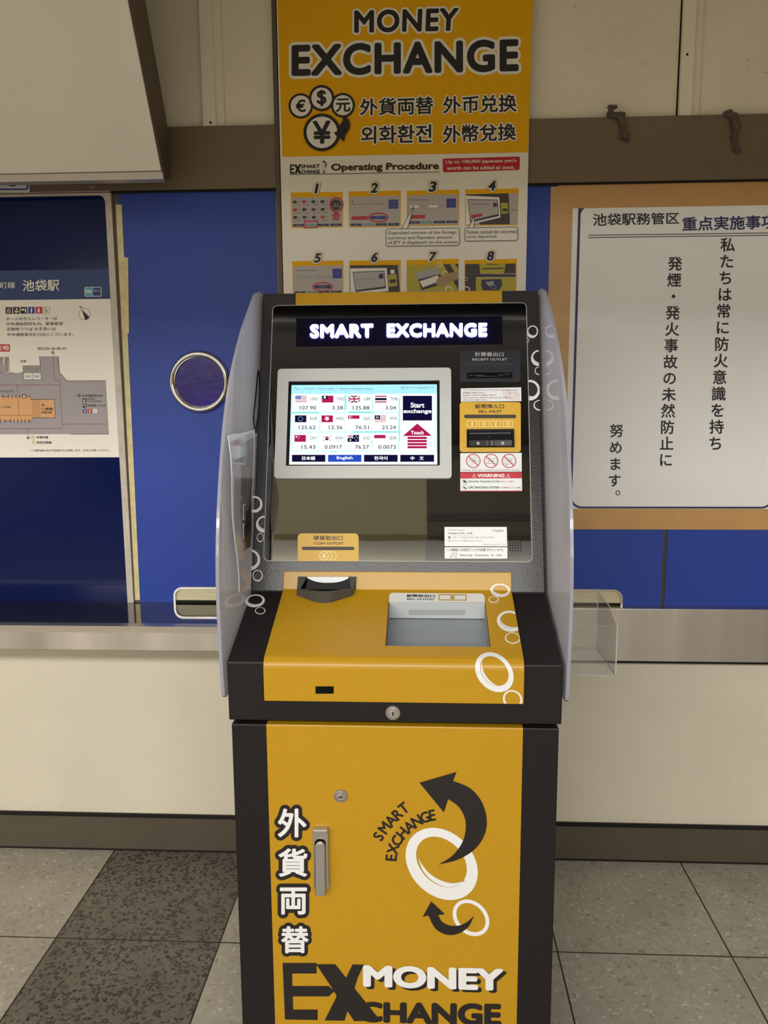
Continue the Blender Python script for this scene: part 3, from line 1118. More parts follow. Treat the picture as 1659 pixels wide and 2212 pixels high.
for x in (10, 66, 146, 193, 243, 293, 343, 392):
    D.line([(x, 1678), (x + 2, 1726)], 9, M['ink'], 2)
D.line([(66, 1702), (148, 1702)], 7, M['ink'], 2)
for k in range(5):
    D.line([(447 + k * 23, 1410), (461 + k * 22, 1655)], 3, M['ink'], 2)
D.line([(562, 1485), (605, 1485)], 8, M['ink'], 2)
D.line([(585, 1463), (606, 1485), (585, 1506)], 8, M['ink'], 3)
D.text('1·2番線', (566, 1518, 722, 1555), M['ink'], 2, .02)
D.text('荻窪方面', (568, 1566, 710, 1602), M['ink'], 2, .02)
D.text('丸ノ内線', (-62, 1495, 150, 1530), M['grey'], 2, .01)
D.text('通路中央改札', (-100, 1278, 203, 1316), M['grey'], 1, .01)
D.line([(722, 750), (725, 803)], 9, M['ink'], 1)
D.line([(697, 778), (722, 750), (747, 776)], 9, M['ink'], 2)
for pl_ in ([(727, 830), (745, 1148), (812, 1150), (818, 1210), (852, 1745), (852, 1808)], [(0, 1212), (818, 1210)], [(233, 1215), (262, 1620)], [(0, 1625), (455, 1626)], [(852, 1745), (1478, 1743)], [(0, 1808), (858, 1808)], [(378, 1810), (383, 1875)]):
    D.dots(pl_, 15, 4.2, M['dred'], 3)
D.line([(1045, 1357), (1100, 1357)], 9, M['ink'], 2)
D.line([(1075, 1330), (1101, 1357), (1075, 1384)], 9, M['ink'], 3)
D.text('中央通路東改札', ((1120, 1340), (1412, 1338), (1412, 1374), (1120, 1376)), M['ink'], 2, .01)
D.rr(1125, 1392, 1180, 1446, 5, M['ink'], 2)
D.rr(1128, 1466, 1185, 1520, 5, M['ink'], 2)
D.disc(1152, 1412, 8, 8, M['wpaper'], 3)
D.poly([(1133, 1420), (1150, 1430), (1172, 1418), (1160, 1440), (1142, 1440)], M['wpaper'], 3)
D.rect(1136, 1478, 1154, 1492, M['wpaper'], 3)
man(1168, 1474, 38, M['wpaper'], 3)
D.text('駅事務室', (1190, 1390, 1300, 1412), M['ink'], 2)
D.text('お忘れ物取扱所', (1190, 1422, 1392, 1446), M['ink'], 2)
D.text('定期券うりば', (1198, 1474, 1440, 1508), M['ink'], 2, .01)
D.rr(1132, 1538, 1187, 1592, 5, M['blueink'], 2)
D.rr(1200, 1538, 1256, 1592, 5, M['red'], 2)
D.rr(1268, 1538, 1325, 1594, 5, M['wpaper'], 2)
man(1160, 1544, 42, M['wpaper'], 3)
man(1228, 1544, 42, M['wpaper'], 3, True)
chair(1288, 1550, 40, 3)
D.line([(385, 1895), (387, 1950)], 9, M['ink'], 1)
D.line([(363, 1922), (387, 1950), (410, 1922)], 9, M['ink'], 2)
D.ring(452, 1926, 27, 27, 8, M['olive'], 1)
D.disc(452, 1926, 6, 6, M['ink'], 1)
D.frame(443, 1968, 478, 2008, 7, M['olive'], 1, 8)
D.line([(446, 2010), (440, 2022)], 5, M['olive'], 1)
D.line([(474, 2010), (480, 2022)], 5, M['olive'], 1)
D.text('有楽町線', (500, 1908, 660, 1942), M['ink'], 1, .02)
D.text('西武池袋線', (500, 1978, 705, 2014), M['ink'], 1, .02)
D.text('この案内板は目の不自由な方も利用します。大切にお使いください。', ((422, 2090), (1500, 2086), (1500, 2117), (422, 2120)), M['ink'], 1, .01)
tag(mb.build('station_map', recalc=False), 'white station map sheet with navy header on the dark glossy board', 'map')

# ------------------------------------------------------------------ exchange poster
PY = -.020
SPo = wallplane(PY)
x0 = (SPo.uv(599.9, 0)[0] + SPo.uv(616, 629)[0]) / 2
x1 = (SPo.uv(1150.7, 0)[0] + SPo.uv(1133.3, 627.5)[0]) / 2
zbot, ztop = SPo.uv(870, 760)[1], SPo.uv(870, -40)[1]
pos = empty('poster', (0.2, -.018, zbot))
tag(pos, 'tall yellow and white poster with MONEY EXCHANGE heading and numbered steps behind the machine', 'poster')
mb = MB()
mb.box((x0 - .004, PY + .0002, zbot), (x1 + .0, -.0165, ztop), M['wpaper'])
mb.build('backing_board', pos)
mb = MB()
D = Draw(mb, SPo, (580, 0, .36166))
D.poly([(50, -105), (1584, -105), (1550, 910), (82, 937)], M['yprint'], 0)
D.text('MONEY', ((512, 63), (1137, 46), (1128, 186), (512, 199)), M['ink'], 2, .034, (.105, M['wpaper']), 6, 0, 1.1)
D.text('EXCHANGE', ((138, 268), (1494, 232), (1494, 428), (138, 458)), M['ink'], 2, .04, (.11, M['wpaper']), 6, 0, 1.1)
for i, (ch, cx, cy, r_, w_, h_) in enumerate((('€', 193, 633, 74, 14, 70), ('元', 445, 630, 72, 14, 76), ('$', 318, 588, 76, 15, 92), ('¥', 320, 793, 110, 18, 128))):
    D.disc(cx, cy, r_, r_ + 2, M['ink'], 1 + 4 * i)
    D.disc(cx, cy, r_ - w_, r_ - w_ + 2, M['wpaper'], 2 + 4 * i)
    D.glyph(ch, cx, cy, h_, -1.5, M['ink'], 3 + 4 * i, .03)
D.poly(smoothpts([(440, 692), (472, 708), (487, 740), (482, 775), (458, 812)], 5) + [(452, 850), (428, 826), (412, 822), (392, 796)] + [(418, 782), (422, 758), (434, 742), (446, 722)], M['ink'], 18)
for t_, q in (('外貨両替', ((546, 590), (985, 575), (985, 683), (546, 691))), ('外币兑换', ((1042, 577), (1482, 562), (1482, 668), (1042, 681))), ('외화환전', ((552, 755), (975, 742), (975, 853), (552, 860))), ('外幣兌換', ((1040, 750), (1478, 735), (1478, 838), (1040, 856)))):
    D.text(t_, q, M['ink'], 2, .022, (.09, M['wpaper']), 4)
# lower sheet
D.text('Operating Procedure', ((377, 981), (1020, 971), (1020, 1026), (377, 1034)), M['olive'], 1, .03)
D.text('Operating Procedure', ((374, 978), (1017, 968), (1017, 1023), (374, 1031)), M['ink'], 2, .03)
D.line([(128, 1043), (1025, 1027)], 3.5, M['ink'], 1)
D.rrq(((1040, 948), (1502, 935), (1500, 1015), (1042, 1030)), 10, M['red'], 1)
D.text("Up to 100,000 Japanese yen's", ((1058, 957), (1480, 948), (1480, 974), (1058, 983)), M['wpaper'], 2, .02)
D.text('worth can be added at once.', ((1066, 993), (1470, 987), (1470, 1010), (1066, 1016)), M['wpaper'], 2, .02)
DA, DB = D.g((610, 330, .16275)), D.g((860, 330, .1748))


def exlogo(D, q, L):
    f = quadmap(q)
    D.poly([f(*p) for p in ((0, 0), (.34, 0), (.34, .2), (.12, .2), (.12, .4), (.36, .4), (.36, .6), (.12, .6), (.12, .8), (.34, .8), (.34, 1), (0, 1))], M['ink'], L)
    D.poly([f(*p) for p in ((.34, 0), (.56, 0), (1, 1), (.78, 1))], M['ink'], L + .2)
    D.poly([f(*p) for p in ((.76, 0), (.98, 0), (.58, 1), (.36, 1))], M['ink'], L + .4)


exlogo(DA, ((100, 157), (255, 155), (255, 276), (102, 280)), 1)
DA.text('SMART', ((245, 158), (500, 152), (498, 206), (245, 210)), M['ink'], 1, .03)
DA.text('CHANGE', ((250, 228), (500, 226), (498, 276), (250, 278)), M['ink'], 1, .04)
DA.ring(549, 195, 33, 36, 6, M['olive'], 1)
DA.ring(560, 245, 14, 18, 4, M['olive'], 1)
DA.poly([(527, 118), (560, 100), (556, 112)] + smoothpts([(575, 125), (588, 150), (580, 180), (556, 195)], 4) + smoothpts([(572, 170), (572, 145), (556, 128)], 4) + [(548, 138)], M['ink'], 2)
DA.poly([(532, 252), (540, 238), (552, 250)] + smoothpts([(548, 258), (560, 264), (575, 256)], 4) + smoothpts([(566, 272), (546, 272), (538, 256)], 4), M['ink'], 2)
tg = mat('thumb_grey', (186, 176, 174), rough=.6)
td = mat('thumb_dark', (70, 64, 62), rough=.6)
tnv = mat('thumb_navy', (62, 60, 96), rough=.6)
tbl = mat('thumb_blue', (66, 72, 150), rough=.6)
tgn = mat('thumb_green', (116, 164, 150), rough=.6)
trd = mat('thumb_red', (190, 62, 66), rough=.6)
tyg = mat('thumb_yellowgreen', (186, 172, 62), rough=.6)
tsk = mat('thumb_skin', (176, 142, 112), rough=.6)
YP = M['yprint']


def thumb(D, q, top):
    D.poly(q, YP, 0)
    f = quadmap(q)
    ins = (f(.02, top), f(.98, top), f(.985, .975), f(.025, .975))
    D.poly(ins, tg, 1)
    return quadmap(ins)


def rq(D, f, x0, y0, x1, y1, m_, L):
    D.poly([f(x0, y0), f(x1, y0), f(x1, y1), f(x0, y1)], m_, L)


def tq(D, f, t_, x0, y0, x1, y1, m_, L, b=0):
    D.text(t_, (f(x0, y0), f(x1, y0), f(x1, y1), f(x0, y1)), m_, L, b)


def bar(D, f, yy=.9, green=1):
    for k in range(4):
        m_ = tgn if k == green else tnv
        rq(D, f, .01 + k * .25, yy, .235 + k * .25, yy + .08, m_, 2)
        tq(D, f, ('日本語', 'English', '한국어', '中文')[k], .07 + k * .25, yy + .02, .17 + k * .25, yy + .06, M['lgrey'], 3)


f = thumb(DA, ((110, 528), (802, 518), (805, 990), (120, 1000)), .14)
RT_ = [['107.90', '3.38', '135.88', '3.04'], ['125.62', '12.36', '76.51', '23.24'], ['15.43', '0.0917', '76.57', '0.0073']]
CUR = [['USD', 'TWD', 'GBP', 'THB'], ['EUR', 'HKD', 'SGD', 'MYR'], ['CNY', 'KRW', 'AUD', 'IDR']]
for i in range(3):
    for j in range(4):
        rq(DA, f, .02 + j * .185, .11 + i * .26, .095 + j * .185, .20 + i * .26, (td, trd, tnv, td)[(i + j) % 4], 2)
        tq(DA, f, CUR[i][j], .115 + j * .185, .13 + i * .26, .16 + j * .185, .17 + i * .26, M['grey'], 2)
        tq(DA, f, RT_[i][j], .04 + j * .185, .235 + i * .26, .16 + j * .185, .285 + i * .26, M['grey'], 2)
bar(DA, f)
DA.disc(715, 693, 70, 72, td, 3)
DA.text('Start', (682, 668, 748, 694), M['lgrey'], 4, .02)
DA.text('exchange', (650, 700, 780, 728), M['lgrey'], 4, .02)
DA.ring(718, 692, 92, 100, 17, M['red'], 5)
DA.poly([(712, 780), (780, 835), (650, 838)], trd, 3)
for k in range(4):
    DA.rect(668, 842 + k * 15, 760, 853 + k * 15, trd, 3)
DA.frameq(((285, 905), (472, 902), (472, 1000), (285, 1004)), 14, M['red'], 5)
f = thumb(DA, ((878, 516), (1572, 500), (1570, 985), (882, 993)), .14)
rq(DA, f, .775, .13, .97, .43, tbl, 2)
DA.line([(1464, 680), (1477, 692), (1490, 680)], 5, M['lgrey'], 4)
tq(DA, f, 'Foreign currency', .785, .18, .965, .22, M['lgrey'], 3)
tq(DA, f, 'Japanese yen', .785, .34, .965, .38, M['lgrey'], 3)
tq(DA, f, 'Notes cannot be returned once deposited', .03, .235, .66, .28, td, 2)
DA.poly([(928, 632), (942, 655), (914, 655)], td, 2)
rq(DA, f, .03, .66, .36, .78, trd, 2)
bar(DA, f)
DA.rr(1168, 838, 1378, 884, 20, tbl, 3)
DA.text('Confirm', (1238, 852, 1308, 870), M['lgrey'], 4)
DA.strip(ell(1273, 860, 135, 65), ell(1273, 860, 118, 48), M['red'], 5)
f = thumb(DB, ((105, 470), (757, 455), (752, 897), (108, 908)), .13)
tq(DB, f, 'Please insert banknotes.', .03, .13, .41, .18, td, 2)
rq(DB, f, .03, .33, .34, .44, M['lgrey'], 2)
rq(DB, f, .04, .345, .22, .425, M['wpaper'], 3)
rq(DB, f, .4, .33, .7, .44, M['lgrey'], 2)
rq(DB, f, .41, .345, .6, .425, M['wpaper'], 3)
rq(DB, f, .765, .14, .955, .44, tbl, 2)
DB.line([(648, 622), (660, 634), (672, 622)], 4, M['lgrey'], 3)
rq(DB, f, .05, .66, .34, .78, trd, 2)
bar(DB, f, .87)
f = thumb(DB, ((830, 455), (1488, 440), (1480, 893), (828, 902)), .13)
DB.poly([(838, 515), (1365, 502), (1382, 885), (1010, 888), (845, 560)], td, 2)
DB.poly([(838, 530), (1250, 550), (1265, 800), (900, 885), (838, 888)], M['wpaper'], 3)
DB.poly([(858, 575), (1230, 580), (1247, 782), (890, 868)], td, 4)
DB.poly([(866, 585), (1222, 588), (1238, 775), (897, 858)], tg, 5)
DB.poly([(900, 770), (1040, 750), (1042, 785), (903, 808)], trd, 6)
DB.poly([(1172, 620), (1220, 622), (1222, 668), (1175, 672)], tnv, 6)
DB.line([(895, 632), (1120, 640)], 6, M['grey'], 6)
DB.line([(900, 845), (1235, 768)], 16, tnv, 6)
DB.poly([(1270, 620), (1355, 620), (1360, 750), (1275, 755)], tyg, 4)
DB.rect(1288, 690, 1352, 725, td, 5)
DB.poly([(1350, 692), (1475, 700), (1478, 715), (1440, 710)], tsk, 6)
f = thumb(DA, ((130, 1440), (810, 1428), (806, 1950), (140, 1960)), .125)
tq(DA, f, 'Please insert banknotes.', .04, .11, .47, .15, td, 2)
rq(DA, f, .05, .28, .37, .38, M['lgrey'], 2)
rq(DA, f, .43, .28, .75, .38, M['lgrey'], 2)
rq(DA, f, .80, .10, .99, .39, tbl, 2)
DA.line([(728, 1595), (740, 1608), (752, 1595)], 5, M['lgrey'], 3)
DA.rr(425, 1757, 645, 1802, 20, tnv, 3)
DA.text('Settlement', (485, 1772, 585, 1788), M['lgrey'], 4)
DA.strip(ell(535, 1780, 135, 62), ell(535, 1780, 118, 46), M['red'], 5)
bar(DA, f, .76)
f = thumb(DA, ((885, 1434), (1572, 1424), (1565, 1950), (890, 1960)), .125)
DA.poly([(898, 1495), (1530, 1490), (1560, 1845), (898, 1880)], td, 2)
DA.poly([(900, 1535), (1385, 1530), (1410, 1835), (905, 1900)], M['wpaper'], 3)
DA.poly([(932, 1582), (1355, 1565), (1375, 1800), (970, 1850)], td, 4)
DA.poly([(942, 1592), (1346, 1575), (1366, 1790), (977, 1842)], tg, 5)
DA.line([(972, 1690), (1260, 1665)], 22, M['lgrey'], 6)
DA.poly([(1280, 1610), (1338, 1605), (1342, 1670), (1284, 1672)], tnv, 6)
DA.line([(975, 1832), (1366, 1782)], 16, tnv, 6)
DA.poly([(1405, 1620), (1515, 1612), (1522, 1770), (1412, 1780)], tyg, 4)
DA.rect(1424, 1682, 1505, 1728, td, 5)
DA.poly([(1432, 1555), (1485, 1550), (1490, 1605), (1438, 1608)], M['wpaper'], 4)
f = thumb(DB, ((103, 1328), (748, 1308), (742, 1800), (106, 1810)), .13)
DB.poly([(108, 1390), (745, 1372), (742, 1705), (108, 1705)], tyg, 2)
DB.poly([(555, 1378), (640, 1376), (745, 1560), (745, 1440), (700, 1372), (745, 1372), (745, 1700), (690, 1600)], td, 3)
DB.poly([(215, 1480), (480, 1410), (520, 1500), (248, 1565)], M['lgrey'], 3)
DB.poly([(248, 1565), (520, 1500), (560, 1620), (290, 1700)], td, 3)
DB.poly([(262, 1590), (490, 1515), (525, 1580), (305, 1665)], M['wpaper'], 4)
DB.poly([(480, 1560), (600, 1490), (745, 1470), (745, 1560), (640, 1600), (540, 1650), (460, 1620)], tsk, 5)
DB.ring(515, 1380, 30, 36, 9, M['wpaper'], 3)
DB.ring(580, 1490, 30, 34, 8, M['wpaper'], 4)
DB.ring(630, 1700, 50, 50, 12, M['wpaper'], 3)
f = thumb(DB, ((820, 1328), (1468, 1308), (1456, 1800), (822, 1810)), .13)
DB.poly([(830, 1375), (1005, 1375), (1015, 1498), (830, 1498)], td, 2)
DB.poly([(1330, 1370), (1452, 1368), (1452, 1490), (1310, 1492)], td, 2)
DB.poly([(1005, 1372), (1335, 1368), (1312, 1490), (1016, 1497)], tyg, 2)
DB.text('硬貨取出口', (1095, 1370, 1255, 1388), td, 3, .02)
DB.line([(1040, 1433), (1302, 1428)], 16, td, 3)
DB.rect(828, 1500, 1452, 1535, td, 2)
DB.rect(828, 1535, 960, 1705, td, 2)
DB.rect(960, 1545, 1455, 1705, tyg, 2)
DB.poly([(1030, 1568), (1275, 1560), (1285, 1640), (1245, 1700), (1050, 1700), (1025, 1640)], tnv, 3)
DB.poly([(1075, 1600), (1180, 1585), (1185, 1640), (1120, 1650)], M['lgrey'], 4)
DB.ring(1180, 1655, 32, 30, 6, M['lgrey'], 4)
DB.ring(835, 1560, 25, 25, 6, M['wpaper'], 4)
DB.ring(840, 1700, 50, 50, 12, M['wpaper'], 4)
# speech balloons
D.frameq(((700, 1367), (1143, 1361), (1141, 1468), (701, 1474)), 4, M['grey'], 8, 14)
D.poly([(704, 1371), (1139, 1365), (1137, 1464), (705, 1470)], M['wpaper'], 7)
D.poly([(796, 1366), (868, 1232), (830, 1364)], M['wpaper'], 9)
D.line([(794, 1367), (868, 1232)], 3.5, M['grey'], 10)
D.line([(868, 1232), (830, 1366)], 3.5, M['grey'], 10)
for t_, x_, y_ in (('Deposited amount of the foreign', 1122, 1380), ('currency and Payment amount', 1098, 1410), ('of JPY is displayed on the screen.', 1136, 1438)):
    D.text(t_, ((713, y_ + 2), (x_, y_ - 2), (x_, y_ + 22), (713, y_ + 27)), M['grey'], 9, .012)
D.frameq(((1171, 1360), (1492, 1355), (1489, 1439), (1171, 1443)), 4, M['grey'], 8, 14)
D.poly([(1175, 1364), (1488, 1359), (1485, 1435), (1175, 1439)], M['wpaper'], 7)
D.poly([(1197, 1360), (1230, 1294), (1225, 1360)], M['wpaper'], 9)
D.line([(1195, 1361), (1230, 1294)], 3.5, M['grey'], 10)
D.line([(1230, 1294), (1226, 1361)], 3.5, M['grey'], 10)
D.text('Notes cannot be returned', ((1184, 1376), (1482, 1372), (1482, 1394), (1184, 1398)), M['grey'], 9, .012)
D.text('once deposited.', ((1184, 1407), (1366, 1404), (1366, 1424), (1184, 1428)), M['grey'], 9, .012)
for D_, ch, q in ((DA, '1', (422, 410, 488, 545)), (DA, '2', (1165, 400, 1285, 537)), (DA, '5', (412, 1335, 528, 1462)), (DA, '6', (1168, 1325, 1282, 1457)), (DB, '3', (372, 355, 488, 487)), (DB, '4', (1105, 345, 1218, 472)), (DB, '7', (372, 1225, 480, 1347)), (DB, '8', (1088, 1215, 1198, 1337))):
    a, b, c, d = q
    D_.text(ch, q, M['olive'], 4, .03, (.15, M['olive']), 4, .18)
    D_.text(ch, q, M['wpaper'], 6, .03, (.11, M['wpaper']), 4, .18)
    D_.text(ch, q, M['ink'], 8, .045, None, 4, .18)
mb.build('printed_sheet', pos, recalc=False)

# ------------------------------------------------------------------ fire-safety notice, taped
NY = -.0085
SN = wallplane(NY)
Zn = (1100, 350, .38419)


def pn(x, y):
    return Zn[0] + x * Zn[2], Zn[1] + y * Zn[2]


nx0 = SN.uv(*pn(345, 400))[0]
nz1 = SN.uv(*pn(900, 243))[1]
nz0 = SN.uv(*pn(900, 1957))[1]
nx1 = SN.uv(1700, 900)[0]
no = empty('notice', ((nx0 + nx1) / 2, NY, nz0))
tag(no, 'big white handwritten-style Japanese notice framed in brown packing tape on the blue wall', 'notice')
mb = MB()
mb.box((nx0, NY, nz0), (nx1, -.0063, nz1), M['cpaper'])
D = Draw(mb, SN, Zn)
fx0, fx1 = SN.uv(*pn(378, 600))[0], SN.uv(1685, 900)[0]
fz1, fz0 = nz1 + .03, SN.uv(*pn(900, 1948))[1]


def rrw(x0, z0, x1, z1, r_):
    return [(a, b) for a, b in rrpts(x0, z0, x1, z1, r_)]


A, B = rrw(fx0, fz0, fx1, fz1, .035), rrw(fx0 + .007, fz0 + .0055, fx1 - .007, fz1 - .0055, .029)
for i in range(len(A)):
    j = (i + 1) % len(A)
    q = [A[i], A[j], B[j], B[i]]
    if min(p[1] for p in q) > nz1:
        continue
    mb.poly([(p[0], NY - .0004, min(p[1], nz1)) for p in q], M['navyink'])
# the top corners of the printed border curve in just below the paper's upper edge
for sx, xc in ((1, fx0), (-1, fx1)):
    pts = [(xc + sx * (.05 - .05 * math.cos(a)), nz1 - .022 + .03 * math.sin(a)) for a in [math.pi / 2 * k / 8 for k in range(7)]]
    for p, q in zip(pts, pts[1:]):
        if q[1] < nz1 + .004:
            mb.poly([(p[0], NY - .0006, min(nz1, p[1])), (q[0], NY - .0006, min(nz1, q[1])), (q[0] + sx * .007, NY - .0006, min(nz1, q[1])), (p[0] + sx * .007, NY - .0006, min(nz1, p[1]))], M['navyink'])
D.text('池袋駅務管区', ((470, 290), (955, 283), (955, 348), (470, 361)), M['ink'], 2, .014)
D.text('重点実施事項', ((972, 310), (1505, 296), (1505, 375), (972, 389)), M['navyink'], 2, .02)
D.line([(445, 412), (1462, 399)], 4, M['ink'], 2)
D.line([(445, 425), (1462, 412)], 4, M['ink'], 2)
D.column('私たちは常に防火意識を持ち', (1228, 467), (1160, 1583), 84, M['ink'], 2, .018)
D.column('発煙・発火事故の未然防止に', (932, 573), (880, 1676), 82, M['ink'], 2, .018)
D.column('努めます', (603, 1512), (592, 1792), 78, M['ink'], 2, .018)
D.ring(611, 1860, 13, 14, 4.5, M['ink'], 2)
mb.build('paper', no, recalc=False)
tapes = (((232, 150), (345, 140), (345, 2068), (200, 2068)), ((232, 146), (1500, 106), (1500, 238), (232, 255)), ((200, 1962), (1500, 1948), (1500, 2070), (200, 2070)))
tx0, tx1 = SN.uv(*pn(228, 400))[0], nx1 + .05
tz1, tz0 = SN.uv(*pn(900, 126))[1], SN.uv(*pn(900, 2066))[1]
for k, (a, b, c, d) in enumerate(((tx0, tz0 + .01, nx0 + .004, tz1), (tx0 + .02, nz1 - .004, tx1, tz1 + .006), (tx0 + .005, tz0, tx1, nz0 + .004), (nx1 - .004, tz0 + .02, tx1 + .01, tz1 - .01))):
    mb = MB()
    y1 = -.0092 - .0002 * k
    mb.box((a, y1, b), (c, -.0063, d), M['kraft'])
    mb.build('tape_strip', no)

# ------------------------------------------------------------------ the money exchange machine
YF = -.9211
XL, XR = -.3670, .2591
PA, PB = Vector((0, -.695, 1.0404)), Vector((0, -.475, 1.686))
CA = Vector((0, YF, .9633))
SF = wallplane(YF)
SC = Plane(CA, (1, 0, 0), PA - CA)
SP = Plane(PA, (1, 0, 0), PB - PA)
mach = empty('money_exchange_machine', ((XL + XR) / 2, -.55, 0))
tag(mach, 'yellow and black currency exchange machine standing against the wall, screen lit', 'machine')

# lower cabinet
DX0, DX1 = -.3635, .2555
YD = YF + .004
SD = wallplane(YD)
bx0 = (SD.uv(575, 1566)[0] + SD.uv(594.5, 2205)[0]) / 2
bx1 = (SD.uv(1128, 1574)[0] + SD.uv(1117.7, 2205)[0]) / 2
mb = MB()
mb.box((DX0 + .004, YD + .03, .03), (DX1 - .004, -.31, .846), M['black'])
mb.box((DX0 + .02, YD + .06, 0), (DX1 - .02, -.33, .03), M['pit'])
mb.build('lower_cabinet', mach, bevel=.003)
mb = MB()
mb.xprism([(YD, .05), (YD + .03, .05), (YD + .03, .8385), (YD, .8385)], [DX0, bx0, bx1, DX1], lambda e, j: M['yellow'] if j == 1 and e >= 0 else M['black'])
dr = mb.build('cabinet_door', mach, bevel=.0025)
mb = MB()
D = Draw(mb, SD, (480, 1540, .45811), n=.0004)
for ch, q in (('外', (262, 450, 398, 586)), ('貨', (265, 638, 402, 772)), ('両', (272, 822, 400, 950)), ('替', (278, 1005, 408, 1132))):
    D.text(ch, q, M['white'], 0, .026, (.155, M['ink']), 4)
D.strip(ell(1035, 711, 190, 148, 45, 72), ell(1034, 702, 136, 100, 45, 72), M['white'], 1)
D.poly(smoothpts([(924, 680), (945, 740), (990, 790), (1050, 818), (1100, 815), (1148, 788)], 6) + smoothpts([(1148, 788), (1095, 802), (1040, 792), (985, 762), (945, 718), (924, 680)], 6)[1:-1], M['white'], 1)
D.strip(ell(1173, 965, 96, 76, 45, 64), ell(1173, 964, 78, 58, 45, 64), M['white'], 1)
D.poly([(930, 328), (1105, 277), (1088, 320)] + smoothpts([(1088, 320), (1165, 352), (1222, 415), (1247, 500), (1236, 575), (1190, 642), (1112, 690), (1018, 714)], 6)[1:] + smoothpts([(1018, 714), (1085, 672), (1136, 600), (1148, 515), (1118, 445), (1065, 405)], 6)[1:] + [(1045, 468)], M['ink'], 3)
D.poly([(985, 887), (1050, 948), (1018, 952)] + smoothpts([(1018, 952), (1038, 985), (1083, 1003), (1140, 993), (1187, 956)], 6)[1:] + smoothpts([(1187, 956), (1160, 1008), (1112, 1040), (1058, 1044), (1005, 1015), (972, 953)], 6)[1:] + [(945, 961)], M['ink'], 3)
for ch, x, y, a in (('S', 737, 582, -60), ('M', 765, 541, -55), ('A', 795, 506, -50), ('R', 826, 477, -44), ('T', 856, 449, -38)):
    D.glyph(ch, x, y, 50, a, M['ink'], 1, .028, .9)
for ch, x, y, a in (('E', 797, 682, -86), ('X', 806, 641, -76), ('C', 824, 602, -63), ('H', 850, 566, -51), ('A', 882, 535, -40), ('N', 918, 510, -30), ('G', 956, 492, -20), ('E', 990, 482, -9)):
    D.glyph(ch, x, y, 50, a, M['ink'], 1, .028, .9)
D.poly([(285, 1178), (445, 1178), (445, 1228), (330, 1228), (331, 1287), (502, 1287), (530, 1311), (502, 1336), (333, 1336), (335, 1398), (450, 1398), (450, 1447), (296, 1445)], M['ink'], 1)
D.poly([(443, 1184), (533, 1184), (722, 1420), (748, 1452), (622, 1452)], M['ink'], 1.2)
D.poly([(615, 1185), (668, 1186), (640, 1245), (577, 1450), (483, 1449)], M['ink'], 1.4)
D.poly([(560, 1245), (600, 1295), (577, 1330), (545, 1345), (528, 1312)], M['ink'], 1.6)
D.text('MONEY', ((680, 1198), (1342, 1216), (1342, 1322), (680, 1302)), M['ink'], 2, .05, None, 6)
D.text('MONEY', ((664, 1186), (1326, 1204), (1326, 1310), (664, 1290)), M['white'], 3, .05, None, 6)
D.text('CHANGE', ((640, 1360), (1316, 1370), (1316, 1478), (640, 1456)), M['ink'], 2, .05, None, 6)
mb.build('door_lettering', dr, recalc=False)


def lock(name, S, px, py, r_px, parent, slot_ang=0):
    C = S.map(px, py)
    R = r_px / F_PX * (C - CAM).dot(FW)
    mb = MB()
    mb.lathe(C, S.N, [(R, 0), (R, .002), (R * .92, .004), (R * .74, .0045), (R * .70, .003)], M['silver'], 40)
    mb.lathe(C + S.N * .0015, S.N, [(R * .66, 0), (R * .62, .0035)], M['steel'], 32)
    mb.lathe(C + S.N * .004, S.N, [(R * .40, 0), (R * .36, .003)], M['silver'], 24)
    a = math.radians(slot_ang)
    e = S.U * math.cos(a) + S.V * math.sin(a)
    f_ = S.N.cross(e)
    c = C + S.N * .0074
    mb.poly([c + e * R * .28 + f_ * R * .07, c - e * R * .28 + f_ * R * .07, c - e * R * .28 - f_ * R * .07, c + e * R * .28 - f_ * R * .07], M['pit'])
    return mb.build(name, parent, recalc=False)


lock('lock', SD, 736, 1718.5, 15, dr)
Zh = (570, 1660, .15672)


def hp(x, y, n):
    return SD.map(Zh[0] + x * Zh[2], Zh[1] + y * Zh[2], n)


mb = MB()
A = [(680, 795), (888, 795), (902, 1612), (702, 1612)]
mb.prism([hp(*p, 0) for p in A], [hp(*p, .010) for p in A], M['silver'])
mb.poly([hp(*p, .0105) for p in rrpts(708, 930, 862, 1640, 70)], M['pit'])
hb = mb.build('latch_plate', dr, bevel=.002, recalc=False)
mb = MB()
A = ell(788, 1020, 70, 72, 0, 20, 180, 369) + [(864, 1640)] + ell(794, 1650, 68, 38, 0, 14, 0, 180) + [(722, 1640)]
mb.prism([hp(*p, .011) for p in A], [hp(*p, .019) for p in A], M['silver'])
mb.build('latch_handle', dr, bevel=.002)
mb = MB()
A = [(682, 800), (886, 800), (882, 838)] + [(850, 858), (785, 868), (720, 860)] + [(688, 835)]
mb.prism([hp(*p, .010) for p in A], [hp(*p, .014) for p in A], M['silver'])
mb.build('latch_cap', dr, bevel=.001)

# upper housing
prof = [(YF, .8475), (YF, .9633), (PA.y, PA.z), (PB.y, PB.z), (-.30, PB.z), (-.30, .8475)]
gx0, gx1 = SP.uv(639.2, 645)[0], SP.uv(1084.3, 641)[0]
mb = MB()


def hm(e, j):
    if e == 2:
        return M['blackp']
    return M['black']


mb.xprism(prof, [XL, gx0, gx1, XR], hm)
up = mb.build('upper_housing', mach)

# folded yellow console cover
t_ = .009
c0 = SP.w(0, SP.uv(860, 1236)[1], t_)
ps, pc = SP.off(t_), SC.off(t_)
# corner where strip and slope meet
d1 = (PB - PA).normalized()
d2 = (CA - PA).normalized()
q1 = PA + SP.N * t_
q2 = PA + SC.N * t_
